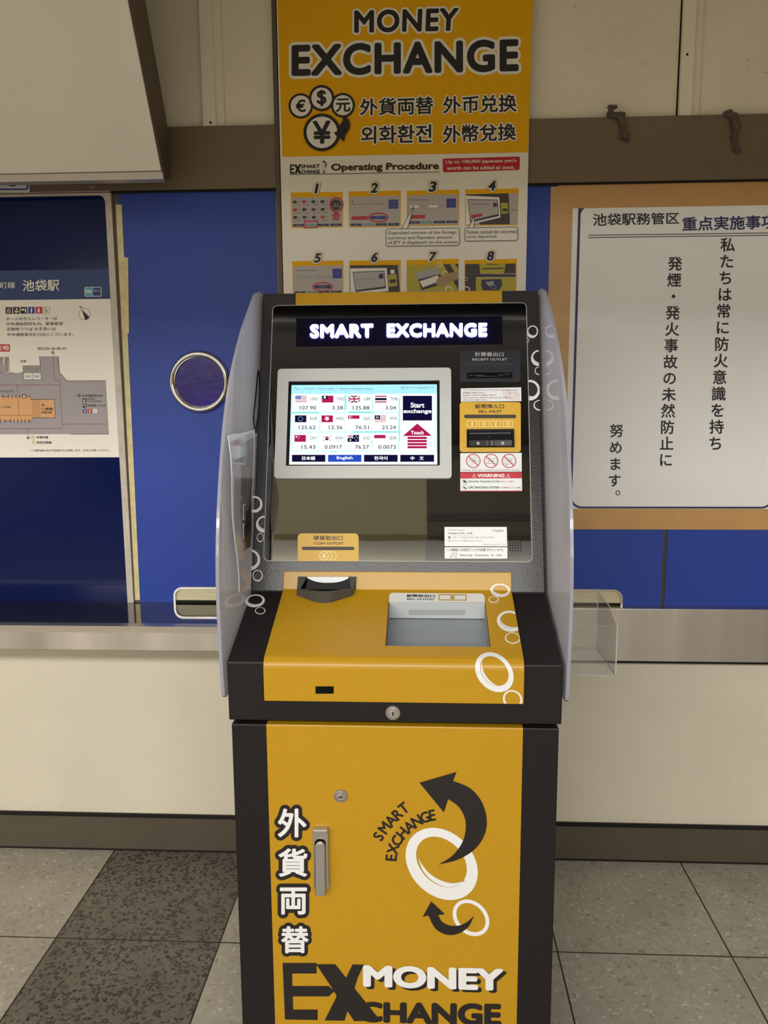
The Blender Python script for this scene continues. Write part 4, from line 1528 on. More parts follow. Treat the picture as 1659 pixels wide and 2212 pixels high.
# intersection of q1 + a d1 and q2 + b d2 in (y, z)
det = d1.y * (-d2.z) - (-d2.y) * d1.z
ra = ((q2.y - q1.y) * (-d2.z) - (-d2.y) * (q2.z - q1.z)) / det
corner = q1 + d1 * ra
yfc = YF - t_
# front corner: slope line meets the plane y = yfc
k = (yfc - q2.y) / d2.y
fc = q2 + d2 * k
rb = .030
ang0 = math.atan2(d2.z, d2.y)
pts = [(c0.y, c0.z), (corner.y, corner.z)]
# rounded bend
ta = fc - d2 * rb * .62
tb = Vector((0, yfc, fc.z - rb * .62))
for k in range(9):
    s_ = k / 8
    a_ = ta.lerp(fc, s_)
    b_ = fc.lerp(tb, s_)
    p_ = a_.lerp(b_, s_)
    pts.append((p_.y, p_.z))
zf = SF.off(t_).uv(850, 1518)[1]
pts.append((yfc, zf))
cover_line = pts
inner = [(YF - .0005, zf), (YF - .0005, .9633 + .0006), (PA.y - .0003, PA.z + .0008), tuple((SP.w(0, SP.uv(860, 1236)[1], .0004)).yz)]
SFc = wallplane(yfc)
cx0 = (SFc.uv(569.5, 1480)[0])
cx1 = (SFc.uv(1132, 1500)[0])
mb = MB()
mb.xprism(pts + inner, [cx0, cx1], lambda e, j: M['yellow'])
cov = mb.build('console_cover', mach)

# bill tray recess
Z5 = (820, 1250, .19891)
St = SC.off(t_)


def t5(x, y):
    return St.uv(Z5[0] + x * Z5[2], Z5[1] + y * Z5[2])


tx0 = (t5(103, 300)[0] + t5(72, 690)[0]) / 2
tx1 = (t5(1143, 300)[0] + t5(1198, 690)[0]) / 2
tv1, tv0 = t5(620, 256)[1], t5(620, 730)[1]
dep = .042


def boxin(S, u0, u1, v0, v1, n0, n1):
    m_ = MB()
    lo = [S.w(u, v, n0) for u, v in ((u0, v0), (u1, v0), (u1, v1), (u0, v1))]
    hi = [S.w(u, v, n1) for u, v in ((u0, v0), (u1, v0), (u1, v1), (u0, v1))]
    m_.prism(lo, hi, M['pit'])
    return m_.build('cutter')


for o in (cov, up):
    cut(o, boxin(St, tx0 - .001, tx1 + .001, tv0 - .001, tv1 + .001, -dep - .002, .05))
up.modifiers.new('edge', 'BEVEL').width = .003
up.modifiers['edge'].segments = 2
up.modifiers['edge'].limit_method = 'ANGLE'
cb_ = cov.modifiers.new('edge', 'BEVEL')
cb_.width, cb_.segments, cb_.limit_method, cb_.angle_limit = .0015, 2, 'ANGLE', math.radians(50)
mb = MB()
w_ = St.w
u0, u1, v0, v1 = tx0, tx1, tv0, tv1
mb.poly([w_(u0, v0, -dep), w_(u1, v0, -dep), w_(u1, v1, -dep), w_(u0, v1, -dep)], M['sheetg'])
mb.poly([w_(u0, v1, -dep), w_(u1, v1, -dep), w_(u1, v1, 0), w_(u0, v1, 0)], M['sheet'])
mb.poly([w_(u0, v0, -dep), w_(u0, v1, -dep), w_(u0, v1, -.0005), w_(u0, v0, -.0005)], M['sheetg'])
mb.poly([w_(u1, v0, -dep), w_(u1, v1, -dep), w_(u1, v1, -.0005), w_(u1, v0, -.0005)], M['sheetg'])
mb.poly([w_(u0, v0, -dep), w_(u1, v0, -dep), w_(u1, v0, -.0005), w_(u0, v0, -.0005)], M['sheetg'])
mb.poly([w_(u0, v1 - .0006, -dep + .0), w_(u1, v1 - .0006, -dep), w_(u1, v1 - .0006, -dep + .002), w_(u0, v1 - .0006, -dep + .002)], M['cup'])
tray = mb.build('bill_tray', mach, recalc=False)
mb = MB()
Bk = Plane(w_(u0, v1 - .0004, 0), (1, 0, 0), -SC.N * -1)
Bk = Plane(w_(0, v1 - .0006, 0), SC.U, SC.N)
D = Draw(mb, Bk, Z5, n=.0003)
D.poly(rrpts(313, 338, 926, 390, 26), M['slotg'], 1)
D.poly(rrpts(316, 346, 922, 390, 22), M['slotg'], 2)
mb.build('tray_slot', tray, recalc=False)
mb = MB()
D = Draw(mb, St, Z5, n=.0004)
D.poly([(103, 256), (103, 195)] + ell(145, 195, 42, 40, 0, 8, 180, 270) + [(145, 155), (1095, 163)] + ell(1098, 203, 40, 40, 0, 8, 270, 360) + [(1138, 205), (1142, 258)], M['sticker'], 0)
D.text('紙幣取出口', ((293, 172), (600, 175), (600, 206), (293, 203)), M['ink'], 1, .03)
D.text('BILL OUTLET', ((296, 215), (600, 218), (600, 235), (296, 232)), M['ink'], 1, .03)
D.frameq(((640, 171), (942, 174), (945, 241), (640, 238)), 10, M['yellow'], 1)
D.glyph('¥', 792, 205, 44, 0, M['yellow'], 1, .03, 1.5)
mb.build('bill_outlet_label', mach, recalc=False)

# white coin rings printed on cover and body
PR = Profile(cover_line)
mb = MB()
D = Draw(mb, PR, Z5, n=.0005)
cl = [(0, -1, cx1 - .0012)]
cz = [(0, -1, cx1 - .0012), (2, 1, zf + .0015)]


def coin(D, cx, cy, a, b, rot, th, clip=None, sub=1, cres=True, cr=0):
    k = th
    D.strip(ell(cx, cy, a, b, rot, 64), ell(cx + a * .0, cy - b * k * .25, a * (1 - k), b * (1 - k * 1.12), rot, 64), M['white'], 0, True, clip, sub)
    if cres:
        A = ell(cx, cy - b * k * .2, a * (1 - k) * .94, b * (1 - k) * .92, rot, 28, 35 + cr, 185 + cr)
        B = ell(cx + a * .07, cy - b * (k * .2 + .10), a * (1 - k) * .94, b * (1 - k) * .90, rot, 28, 35 + cr, 185 + cr)
        n_ = len(A)
        B = [(A[i][0] + (B[i][0] - A[i][0]) * math.sin(math.pi * i / (n_ - 1)), A[i][1] + (B[i][1] - A[i][1]) * math.sin(math.pi * i / (n_ - 1))) for i in range(n_)]
        D.strip(A, B, M['white'], 0, False, clip, 1)


coin(D, 1310, 128, 108, 74, 4, .24, cl)
coin(D, 1238, 229, 56, 37, 0, .2, cl, cres=False)
coin(D, 1418, 465, 145, 114, 10, .24, cl)
coin(D, 1445, 648, 84, 62, 5, .16, cl, cres=False)
coin(D, 1246, 1016, 238, 184, 48, .25, cl, 5)
coin(D, 1444, 1312, 110, 100, 40, .2, cz, 2, False)
mb.build('coin_print', cov, recalc=False)
mb = MB()
D = Draw(mb, SP, (440, 880, .2985), n=.0008)
coin(D, 368, 702, 57, 60, 0, .26, None, 1, False)
coin(D, 437, 846, 57, 61, 20, .24)
coin(D, 410, 943, 25, 33, 0, .18, None, 1, False)
coin(D, 333, 1103, 76, 77, 20, .24)
coin(D, 391, 1218, 37, 42, 0, .18, None, 1, False)
D2 = Draw(mb, SC, (440, 880, .2985), n=.0008)
coin(D2, 372, 1402, 71, 47, -6, .25)
coin(D2, 409, 1474, 38, 26, 0, .16, None, 1, False)
cr_ = [(0, -1, XR - .002)]
D3 = Draw(mb, SP, (1120, 610, .17632), n=.0008)
coin(D3, 171, 606, 68, 78, 15, .22, cr_)
coin(D3, 103, 710, 27, 35, 0, .2, cr_, 1, False)
coin(D3, 243, 927, 88, 98, 15, .24, cr_)
coin(D3, 251, 1085, 53, 52, 0, .17, cr_, 1, False)
coin(D3, 138, 1322, 126, 126, 20, .24, cr_)
coin(D3, 262, 1507, 79, 65, 0, .17, cr_, 1, False)
D4 = Draw(mb, SP, n=.0006)
D4.poly([(639.2, 633.5), (1084.3, 628.2), (1084.7, 658), (638.6, 663)], M['yellow'])
mb.poly([(gx0, PB.y - .0, PB.z + .0006), (gx1, PB.y, PB.z + .0006), (gx1, -.305, PB.z + .0006), (gx0, -.305, PB.z + .0006)], M['yellow'])
mb.build('housing_print', up, recalc=False)

# sensor window and key lock on the console front
mb = MB()
D = Draw(mb, SFc, n=.0002)
D.rect(681.5, 1482.5, 721, 1498.5, M['pit'])
mb.build('sensor_window', cov, recalc=False)
lock('lock', SF, 849, 1539, 16.5, mach, 90)

# coin cup
Z4 = (600, 1130, .13261)


def c4(S, x, y, n=0.0):
    return S.map(Z4[0] + x * Z4[2], Z4[1] + y * Z4[2], n)


Sstr = SP.off(t_)
mb = MB()
low = smoothpts([(305, 1165), (330, 1190), (430, 1222), (560, 1272), (660, 1296), (760, 1302), (870, 1294), (970, 1264), (1100, 1225), (1205, 1188), (1242, 1160)], 4)
lipo = smoothpts([(322, 1080), (345, 1088), (450, 1103), (580, 1120), (680, 1130), (770, 1133), (870, 1128), (970, 1115), (1090, 1100), (1200, 1086), (1226, 1075)], 4)
B0 = [c4(St, x, y, .0003) for x, y in low]
# the lip stands above the slope: each point of its edge rises square to the slope from its own foot
Lp = []
for (x, y), b0 in zip(lipo, B0):
    d = ray(Z4[0] + x * Z4[2], Z4[1] + y * Z4[2])
    # plane spanned by slope normal and x axis through the foot
    nrm = SC.N.cross(Vector((1, 0, 0)))
    tt = (b0 - CAM).dot(nrm) / d.dot(nrm)
    Lp.append(CAM + d * tt)
n_ = len(B0)
bk = -SC.V * -1
Li = [p + SC.V * .006 for p in Lp]
Bi = [p + SC.V * .010 for p in B0]
for i in range(n_ - 1):
    mb.poly([B0[i], B0[i + 1], Lp[i + 1], Lp[i]], M['cup'])
    mb.poly([Lp[i], Lp[i + 1], Li[i + 1], Li[i]], M['cup'])
    mb.poly([Li[i], Li[i + 1], Bi[i + 1], Bi[i]], M['pit'])
# side cheeks from the lip ends up to the strip
for s_, (e0, e1, ti, to) in enumerate((((0), 0, (480, 880), (335, 872)), (n_ - 1, 0, (1165, 880), (1282, 872)))):
    A_ = Lp[e0]
    F_ = B0[e0]
    top_o = c4(Sstr, to[0], to[1], .004)
    top_i = c4(Sstr, ti[0], ti[1], .004)
    foot_o = c4(Sstr, to[0], to[1], .0)
    mid = c4(Sstr, (365, 1195)[s_], 1075, .022) if False else None
    ib = Lp[e0] + Vector(((.006, -.006)[s_], 0, 0))
    mb.poly([F_, A_, top_o, foot_o], M['cup'])
    mb.poly([A_, ib + SC.V * .004, top_i, top_o], M['cup'])
    inn = ib - SC.N * .022
    mb.poly([ib + SC.V * .004, inn, c4(Sstr, ti[0], ti[1] + 90, .0006), top_i], M['pit'])
# dark well and pale chute plate
mb.poly([c4(Sstr, 340, 872, .0006), c4(Sstr, 1280, 872, .0006), c4(Sstr, 1270, 1080, .0006), c4(Sstr, 322, 1080, .0006)], M['pit'])
mb.poly([c4(St, 328, 985, .0008), c4(St, 1276, 985, .0008), c4(St, 1240, 1155, .0008), c4(St, 312, 1155, .0008)], M['pit'])
pl_ = [(482, 876), (1152, 876), (1152, 900)] + smoothpts([(1152, 900), (1060, 942), (960, 965), (820, 973), (690, 966), (580, 940), (482, 895)], 5)[1:]
mb.poly([c4(Sstr, x, y, .0016) for x, y in pl_], M['sticker'])
mb.build('coin_cup', mach, recalc=False)

# dark glass front
gpx = [(589, 660.5), (1137, 655), (1150.6, 1214), (569.5, 1214)]
us = [SP.uv(*p) for p in gpx]
gu0, gu1 = (us[0][0] + us[3][0]) / 2, (us[1][0] + us[2][0]) / 2
gv0, gv1 = (us[2][1] + us[3][1]) / 2, (us[0][1] + us[1][1]) / 2
mb = MB()
GN = .0045
A = rrpts(gu0, gv0, gu1, gv1, .012)
B = rrpts(gu0 + .0018, gv0 + .0018, gu1 - .0018, gv1 - .0018, .0105)
mb.prism([SP.w(u, v, .0006) for u, v in A], [SP.w(u, v, GN - .001) for u, v in A], M['rim'])
lo = [SP.w(u, v, GN - .001) for u, v in A]
hi = [SP.w(u, v, GN) for u, v in B]
n_ = len(A)
for i in range(n_):
    mb.poly([lo[i], lo[(i + 1) % n_], hi[(i + 1) % n_], hi[i]], M['rim'])
mb.poly(hi, M['glass'])
gl = mb.build('glass_panel', mach, recalc=False)
SG = SP.off(GN)

# LED heading: lit letters standing in front of a dark module
mb = MB()
D = Draw(mb, SG, n=.0)
D.poly([(640, 688), (1085, 683), (1086, 744), (639, 749)], M['ledplate'], 1)
mb.build('led_module', gl, recalc=False)
mb = MB()
D = Draw(mb, SG, n=.004)
D.text('SMART', ((670, 702), (806.5, 700.5), (806.5, 729.8), (670, 730.8)), M['led'], 0, .045, None, 3, 0, 1.1)
mb.build('led_letters', gl, recalc=False)
mb = MB()
D = Draw(mb, SG, n=.004)
D.text('EXCHANGE', ((835.5, 700.5), (1052, 698.8), (1052, 727.8), (835.5, 729.2)), M['led'], 0, .045, None, 3, 0, 1.1)
mb.build('led_letters', gl, recalc=False)

# screen with silver bezel
ZS = (580, 780, .24714)


def sp_(x, y):
    return ZS[0] + x * ZS[2], ZS[1] + y * ZS[2]


o4 = [SG.uv(*sp_(*p)) for p in ((85, 75), (1595, 65), (1600, 1028), (53, 1030))]
i4 = [SG.uv(*sp_(*p)) for p in ((178, 183), (1495, 175), (1497, 918), (155, 920))]
ou0, ou1 = (o4[0][0] + o4[3][0]) / 2, (o4[1][0] + o4[2][0]) / 2
ov0, ov1 = (o4[2][1] + o4[3][1]) / 2, (o4[0][1] + o4[1][1]) / 2
iu0, iu1 = (i4[0][0] + i4[3][0]) / 2, (i4[1][0] + i4[2][0]) / 2
iv0, iv1 = (i4[2][1] + i4[3][1]) / 2, (i4[0][1] + i4[1][1]) / 2
mb = MB()
A = rrpts(ou0, ov0, ou1, ov1, .008)
B = rrpts(iu0, iv0, iu1, iv1, .001)
bz = .006
n_ = len(A)
for i in range(n_):
    j = (i + 1) % n_
    mb.poly([SG.w(*A[i], bz), SG.w(*A[j], bz), SG.w(*B[j], bz), SG.w(*B[i], bz)], M['bezel'])
    mb.poly([SG.w(*A[i], 0), SG.w(*A[j], 0), SG.w(*A[j], bz), SG.w(*A[i], bz)], M['bezel'])
    mb.poly([SG.w(*B[i], 0), SG.w(*B[j], 0), SG.w(*B[j], bz), SG.w(*B[i], bz)], M['bezel'])
bzl = mb.build('screen_bezel', mach, recalc=False)
mb = MB()
mb.poly([SG.w(u, v, .001) for u, v in rrpts(iu0 - .001, iv0 - .001, iu1 + .001, iv1 + .001, .001)], M['pit'])
D = Draw(mb, SG, ZS, n=.0014)
D.poly([(203, 212), (1472, 205), (1475, 906), (181, 906)], M['s_white'], 0)
D.poly([(203, 212), (1472, 205), (1473, 285), (200, 288)], M['s_sky'], 1)
D.poly([(200, 288), (1473, 285), (1474, 796), (186, 798)], M['s_cyan'], 1)
D.text('Top  >  Caution  >  Insert notes  >  Receive exchanged money', ((222, 233), (910, 233), (910, 258), (222, 256)), M['s_teal'], 2)
D.text('2017/11/11(Sat)03:13', ((1155, 226), (1443, 225), (1443, 248), (1155, 251)), M['s_teal'], 2)
DX = [228, 458, 690, 922]
for i in range(3):
    for j in range(4):
        x = DX[j] - i * 4 - 3
        y = 292 + i * 171
        D.rr(x - 6, y, x + 214, y + 148, 4, M['s_white'], 2)
for (x0_, y0_, x1_, y1_) in ((200, 445, 440, 460), (660, 300, 684, 430), (700, 440, 900, 458), (910, 330, 918, 520), (1140, 330, 1150, 700), (445, 455, 455, 600), (740, 614, 1140, 628), (905, 690, 915, 760), (540, 790, 598, 800)):
    D.rr(x0_, y0_, x1_, y1_, 4, M['s_aqua'], 2)


def flag(i, x, y):
    w, h = 100, 60
    S_ = M
    if i == 0:
        D.rect(x, y, x + w, y + h, S_['s_white'], 3)
        for k in range(7):
            D.rect(x, y + k * 9, x + w, y + k * 9 + 4, S_['s_red'], 4)
        D.rect(x, y, x + 48, y + 30, S_['s_blue'], 5)
        for a in range(4):
            for b in range(3):
                D.disc(x + 7 + a * 11, y + 6 + b * 9, 2.4, 2.4, S_['s_white'], 6)
    elif i == 1:
        D.rect(x, y, x + w, y + h, S_['s_red'], 3)
        D.rect(x, y, x + 50, y + 30, S_['s_navy'], 4)
        D.disc(x + 25, y + 15, 11, 11, S_['s_white'], 5)
    elif i in (2, 10):
        s = 1.0 if i == 2 else .5
        if i == 10:
            D.rect(x, y, x + w, y + h, S_['s_navy'], 3)
            for a, b, r in ((25, 45, 7), (75, 12, 4), (75, 46, 4), (62, 28, 4), (88, 26, 4)):
                D.disc(x + a, y + b, r, r, S_['s_white'], 4)
        D.rect(x, y, x + w * s, y + h * s, S_['s_navy'], 4)
        X, Y = w * s, h * s
        D.line([(x + 5 * s, y + 3 * s), (x + X - 5 * s, y + Y - 3 * s)], 13 * s, S_['s_white'], 5)
        D.line([(x + X - 5 * s, y + 3 * s), (x + 5 * s, y + Y - 3 * s)], 13 * s, S_['s_white'], 6)
        D.rect(x + X / 2 - 10 * s, y, x + X / 2 + 10 * s, y + Y, S_['s_white'], 7)
        D.rect(x, y + Y / 2 - 10 * s, x + X, y + Y / 2 + 10 * s, S_['s_white'], 7)
        D.rect(x + X / 2 - 6 * s, y, x + X / 2 + 6 * s, y + Y, S_['s_red'], 8)
        D.rect(x, y + Y / 2 - 6 * s, x + X, y + Y / 2 + 6 * s, S_['s_red'], 8)
    elif i == 3:
        for k, c in enumerate(('s_red', 's_white', 's_navy', 's_navy', 's_white', 's_red')):
            D.rect(x, y + k * 10, x + w, y + k * 10 + 10, S_[c], 3)
    elif i == 4:
        D.rect(x, y, x + w, y + h, S_['s_navy'], 3)
        for k in range(12):
            a = k * math.pi / 6
            D.disc(x + 50 + 19 * math.cos(a), y + 30 + 19 * math.sin(a), 2.6, 2.6, S_['s_sky'], 4)
    elif i == 5:
        D.rect(x, y, x + w, y + h, S_['s_red'], 3)
        for k in range(5):
            a = k * 2 * math.pi / 5 - .9
            D.disc(x + 48 + 12 * math.cos(a), y + 28 + 12 * math.sin(a), 9, 6, S_['s_white'], 4, math.degrees(a))
    elif i == 6:
        D.rect(x, y, x + w, y + h, S_['s_white'], 3)
        D.rect(x, y, x + w, y + 30, S_['s_red'], 4)
        D.disc(x + 20, y + 15, 11, 11, S_['s_white'], 5)
        D.disc(x + 25, y + 15, 10, 10, S_['s_red'], 6)
        for k in range(5):
            D.disc(x + 30 + 6 * math.cos(k * 1.257), y + 15 + 6 * math.sin(k * 1.257), 2, 2, S_['s_white'], 7)
    elif i == 7:
        D.rect(x, y, x + w, y + h, S_['s_white'], 3)
        for k in range(7):
            D.rect(x, y + k * 9, x + w, y + k * 9 + 4, S_['s_red'], 4)
        D.rect(x, y, x + 48, y + 34, S_['s_navy'], 5)
        D.disc(x + 22, y + 17, 10, 10, S_['s_white'], 6)
        D.disc(x + 26, y + 17, 9, 9, S_['s_navy'], 7)
        D.disc(x + 32, y + 17, 5, 5, S_['s_white'], 7)
    elif i == 8:
        D.rect(x, y, x + w, y + h, S_['s_red'], 3)
        D.disc(x + 17, y + 16, 7, 7, S_['s_white'], 4)
        for a, b in ((34, 6), (41, 14), (41, 24), (33, 31)):
            D.disc(x + a, y + b, 2.5, 2.5, S_['s_white'], 4)
    elif i == 9:
        D.poly(ell(x + 52, y + 30, 17, 17, 0, 24, 190, 370), S_['s_red'], 4)
        D.poly(ell(x + 52, y + 30, 17, 17, 0, 24, 10, 190), S_['s_navy'], 4)
        for a, b, r in ((25, 12, 35), (80, 12, -35), (25, 46, -35), (80, 46, 35)):
            for k in (-5, 0, 5):
                c_, s__ = math.cos(math.radians(r + 90)), math.sin(math.radians(r + 90))
                D.line([(x + a + k * c_ - 6 * s__, y + b + k * s__ + 6 * c_), (x + a + k * c_ + 6 * s__, y + b + k * s__ - 6 * c_)], 2.5, S_['s_dk'], 4)
    else:
        D.rect(x, y, x + w, y + h, S_['s_white'], 3)
        D.rect(x, y, x + w, y + 29, S_['s_red'], 4)


FY = [305, 477, 648]
codes = [(370, 430), (595, 662), (836, 894), (1068, 1128)]
rates = [[(272, 418), (557, 652), (737, 884), (1022, 1116)], [(266, 413), (528, 648), (760, 879), (992, 1114)], [(290, 411), (492, 643), (757, 879), (960, 1113)]]
for i in range(3):
    for j in range(4):
        fx = (236, 468, 700, 932)[j] - i * 4
        flag(i * 4 + j, fx, FY[i])
        D.text(CUR[i][j], (codes[j][0] - i * 4, 320 + i * 171, codes[j][1] - i * 4, 346 + i * 171), M['s_ink'], 3, .006)
        D.text(RT_[i][j], (rates[i][j][0], 394 + i * 171, rates[i][j][1], 428 + i * 171), M['s_ink'], 3, .014)
D.rect(1152, 290, 1450, 790, M['s_white'], 2)
D.rect(1174, 306, 1429, 522, M['s_navy'], 3)
D.text('Start', (1242, 365, 1363, 410), M['s_white'], 4, .03)
D.text('exchange', (1178, 422, 1425, 468), M['s_white'], 4, .03)
D.poly([(1300, 548), (1428, 655), (1174, 657)], M['s_red'], 3)
D.text('Touch', (1244, 612, 1356, 644), M['s_white'], 4, .03)
for k in range(4):
    D.rect(1215, 664 + k * 27, 1384, 684 + k * 27, M['s_red'], 3)
for (x0_, x1_, t_x, c_) in ((206, 498, '日本語', 's_navy'), (521, 813, 'English', 's_blue'), (835, 1129, '한국어', 's_navy'), (1152, 1447, '中　文', 's_navy')):
    D.rect(x0_, 821, x1_, 882, M[c_], 2)
    m_ = (x0_ + x1_) / 2
    hw = 58 if t_x != 'English' else 70
    D.text(t_x, (m_ - hw, 834, m_ + hw, 868), M['s_white'], 3, .025)
mb.build('display', bzl, recalc=False)

# labels on the right of the glass
Z2 = (970, 740, .15371)
mb = MB()
D = Draw(mb, SG, Z2)
dlab = mat('dark_label', (24, 25, 34), rough=.4)
D.rr(152, 112, 1003, 552, 40, dlab, 0)
D.text('計算書出口', ((363, 134), (768, 138), (768, 195), (363, 196)), M['lgrey'], 1, .02)
D.text('RECEIPT OUTLET', ((327, 222), (816, 220), (816, 252), (327, 256)), M['lgrey'], 1, .02)
D.rr(215, 283, 920, 328, 18, mat('dark_label_bar', (38, 39, 46), rough=.4), 1)
mb.build('receipt_label', gl, recalc=False)
mb = MB()
A = [(255, 430), (885, 430), (885, 497), (255, 505)]
pts3 = [D.m(p, 2) for p in A]
hi = [D.m(p, 2) + SG.N * .004 for p in A]
B = [(275, 450), (865, 446), (865, 482), (275, 488)]
hb_ = [D.m(p, 2) + SG.N * .004 for p in B]
lb_ = [D.m(p, 2) for p in B]
for i in range(4):
    j = (i + 1) % 4
    mb.poly([hi[i], hi[j], hb_[j], hb_[i]], M['pit'])
    mb.poly([pts3[i], pts3[j], hi[j], hi[i]], M['pit'])
    mb.poly([hb_[i], hb_[j], lb_[j], lb_[i]], M['pit'])
mb.poly(lb_, M['pit'])
gm = mat('slot_glint', (110, 110, 112), rough=.3)
for x0_, y0_, x1_, y1_ in ((285, 458, 330, 464), (345, 460, 480, 466), (400, 475, 700, 480), (700, 455, 760, 462), (770, 448, 858, 453)):
    mb.poly([D.m(p, 5) for p in ((x0_, y0_), (x1_, y0_), (x1_, y1_), (x0_, y1_))], gm)
mb.build('receipt_slot', gl, recalc=False)

mb = MB()
D = Draw(mb, SG, Z2)
D.poly([(164, 645), (1013, 630), (1016, 824), (166, 832)], M['sticker'], 0)
rink = mat('dim_red_ink', (168, 92, 96), rough=.5)
pk = mat('pink_ink', (214, 176, 176), rough=.5)
for t_x, x1_, y_ in (("Up to 100,000 Japanese yen's worth can be added at once", 970, 657), ('兩替額度上限為10万日元。', 495, 695), ('일본화폐 10만엔까지 투입할수 있습니다.', 668, 730), ('Можно внести до 100,000 японских йен единовременно.', 888, 765), ('日本円10万円まで追加投入できます。', 535, 797)):
    D.text(t_x, ((194, y_ + 2), (x1_, y_), (x1_, y_ + 20), (194, y_ + 22)), rink, 2, .008)
for k in range(3):
    o_ = k * 24
    D.frame(763 + o_, 672 + o_, 940 + o_, 757 + o_, 7, pk, 1)
D.glyph('¥', 852, 715, 46, 0, pk, 1, .02)
mb.build('limit_sticker', gl, recalc=False)

mb = MB()
D = Draw(mb, SG, Z2)
yl_ = [(150, 1540), (150, 872)]
A = rrpts(150, 838, 1008, 1540, 38, 8)
hi = [D.m(p, 2) for p in A]
lo = [D.m(p, -1) for p in A]
mb.prism(lo, hi, M['ylabel'])
dkb = mat('brown_ink', (58, 44, 40), rough=.5)
D.text('紙幣挿入口', (364, 866, 772, 930), dkb, 4, .02)
D.text('BILL INLET', (416, 952, 746, 988), dkb, 4, .02)
D.rr(210, 1015, 942, 1065, 25, dkb, 4)
for x, ch in ((253, '$'), (420, '€'), (586, '£'), (752, '元')):
    D.frame(x, 1100, x + 144, 1190, 9, M['cyel'], 4)
    D.glyph(ch, x + 72, 1146, 50, 0, M['cyel'], 4, .03, 1.1)
il = mb.build('bill_inlet_plate', gl, recalc=False)
mb = MB()
A = [(248, 1230), (908, 1225), (914, 1475), (250, 1478)]
Bq = [(272, 1262), (880, 1258), (886, 1462), (272, 1464)]
hi = [D.m(p, 3) + SG.N * .006 for p in A]
lo = [D.m(p, 3) for p in A]
hb_ = [D.m(p, 3) + SG.N * .005 for p in Bq]
lb_ = [D.m(p, 3) + SG.N * .0 for p in Bq]
for i in range(4):
    j = (i + 1) % 4
    mb.poly([hi[i], hi[j], hb_[j], hb_[i]], M['pit'])
    mb.poly([lo[i], lo[j], hi[j], hi[i]], M['pit'])
    mb.poly([hb_[i], hb_[j], lb_[j], lb_[i]], M['pit'])
mb.poly(lb_, M['pit'])
D = Draw(mb, SG, Z2)
dg_ = mat('dark_metal', (70, 70, 72), rough=.35)
D.n += .0002
D.poly([(280, 1378), (882, 1372), (884, 1460), (280, 1462)], mat('slot_lip', (34, 34, 36), rough=.3), 5)
D.poly([(640, 1378), (882, 1374), (884, 1458), (642, 1460)], dg_, 6)
for x, y in ((408, 1420), (752, 1418)):
    D.disc(x, y, 22, 23, M['lgrey'], 7)
    D.disc(x + 4, y - 4, 9, 9, M['silver'], 8)
D.disc(838, 1416, 12, 10, M['grey'], 7)
for x0_, x1_ in ((524, 540), (585, 618)):
    D.rr(x0_, 1385, x1_, 1452, 7, M['grey'], 7)
D.rect(545, 1332, 575, 1336, M['grey'], 6)
D.poly([(285, 1270), (870, 1262), (868, 1284), (285, 1290)], dg_, 5)
mb.build('bill_slot', il, recalc=False)

mb = MB()
D = Draw(mb, SG, Z2)
D.poly([(157, 1555), (1020, 1550), (1022, 1815), (158, 1818)], M['sticker'], 0)
for cx in (340, 590, 842):
    D.ring(cx, 1664, 102, 99, 11, M['red'], 3)
    D.line([(cx - 70, 1597), (cx + 68, 1732)], 12, M['red'], 4)
D.line([(270, 1660), (385, 1605), (415, 1670), (295, 1725)], 4, M['grey'], 1, True)
D.line([(522, 1630), (665, 1630), (665, 1695), (530, 1705)], 4, M['grey'], 1, True)
D.line([(770, 1640), (850, 1625), (915, 1640), (915, 1690), (840, 1705), (770, 1695)], 4, M['grey'], 1, True)
D.text('1000', ((305, 1668), (370, 1640), (378, 1662), (312, 1690)), M['grey'], 2)
D.text('1000', (555, 1652, 632, 1676), M['grey'], 2)
D.text('1000', (805, 1650, 880, 1674), M['grey'], 2)
D.line([(515, 1702), (545, 1685), (570, 1700)], 4, M['grey'], 2)
D.disc(800, 1712, 9, 14, M['lgrey'], 2)
D.disc(822, 1722, 7, 11, M['lgrey'], 2)
D.text("Please don't put wet bill and wrinkle money", (188, 1778, 996, 1808), rink, 1, .004)
mb.build('wet_bill_sticker', gl, recalc=False)

mb = MB()
D = Draw(mb, SG, Z2)
D.poly([(157, 1826), (1024, 1824), (1027, 2090), (158, 2090)], M['sticker'], 0)
D.poly([(157, 1826), (1024, 1824), (1025, 1908), (157, 1912)], M['red'], 1)
D.poly([(158, 2082), (1027, 2080), (1027, 2092), (158, 2092)], M['red'], 1)
D.text('WARNING', (402, 1845, 780, 1895), M['white'], 2, .04)
for cx in (352, 830):
    D.line([(cx, 1846), (cx + 30, 1894), (cx - 30, 1894)], 6, M['white'], 2, True)
    D.rect(cx - 3, 1862, cx + 3, 1880, M['white'], 2)
    D.disc(cx, 1887, 3.5, 3.5, M['white'], 2)
D.text('Security Cameras in Use', (274, 1936, 712, 1972), M['ink'], 1, .02)
D.text('防犯カメラ作動中', (728, 1944, 912, 1964), M['red'], 1, .008)
D.text('GPS TRACKING SYSTEM', (274, 2022, 704, 2052), M['ink'], 1, .025)
D.text('GPS追跡防犯システム搭載', (718, 2028, 1005, 2050), M['red'], 1, .008)
for cy in (1954, 2034):
    D.ring(224, cy, 37, 36, 3, M['grey'], 1)
    D.poly([(192, cy - 8), (215, cy - 22), (250, cy + 6), (240, cy + 22), (228, cy + 14), (214, cy + 14)] if cy < 2000 else [(196, cy - 16), (228, cy + 2), (250, cy + 22), (240, cy + 26), (214, cy + 14), (206, cy + 10)], M['ink'], 2)
mb.build('warning_sticker', gl, recalc=False)

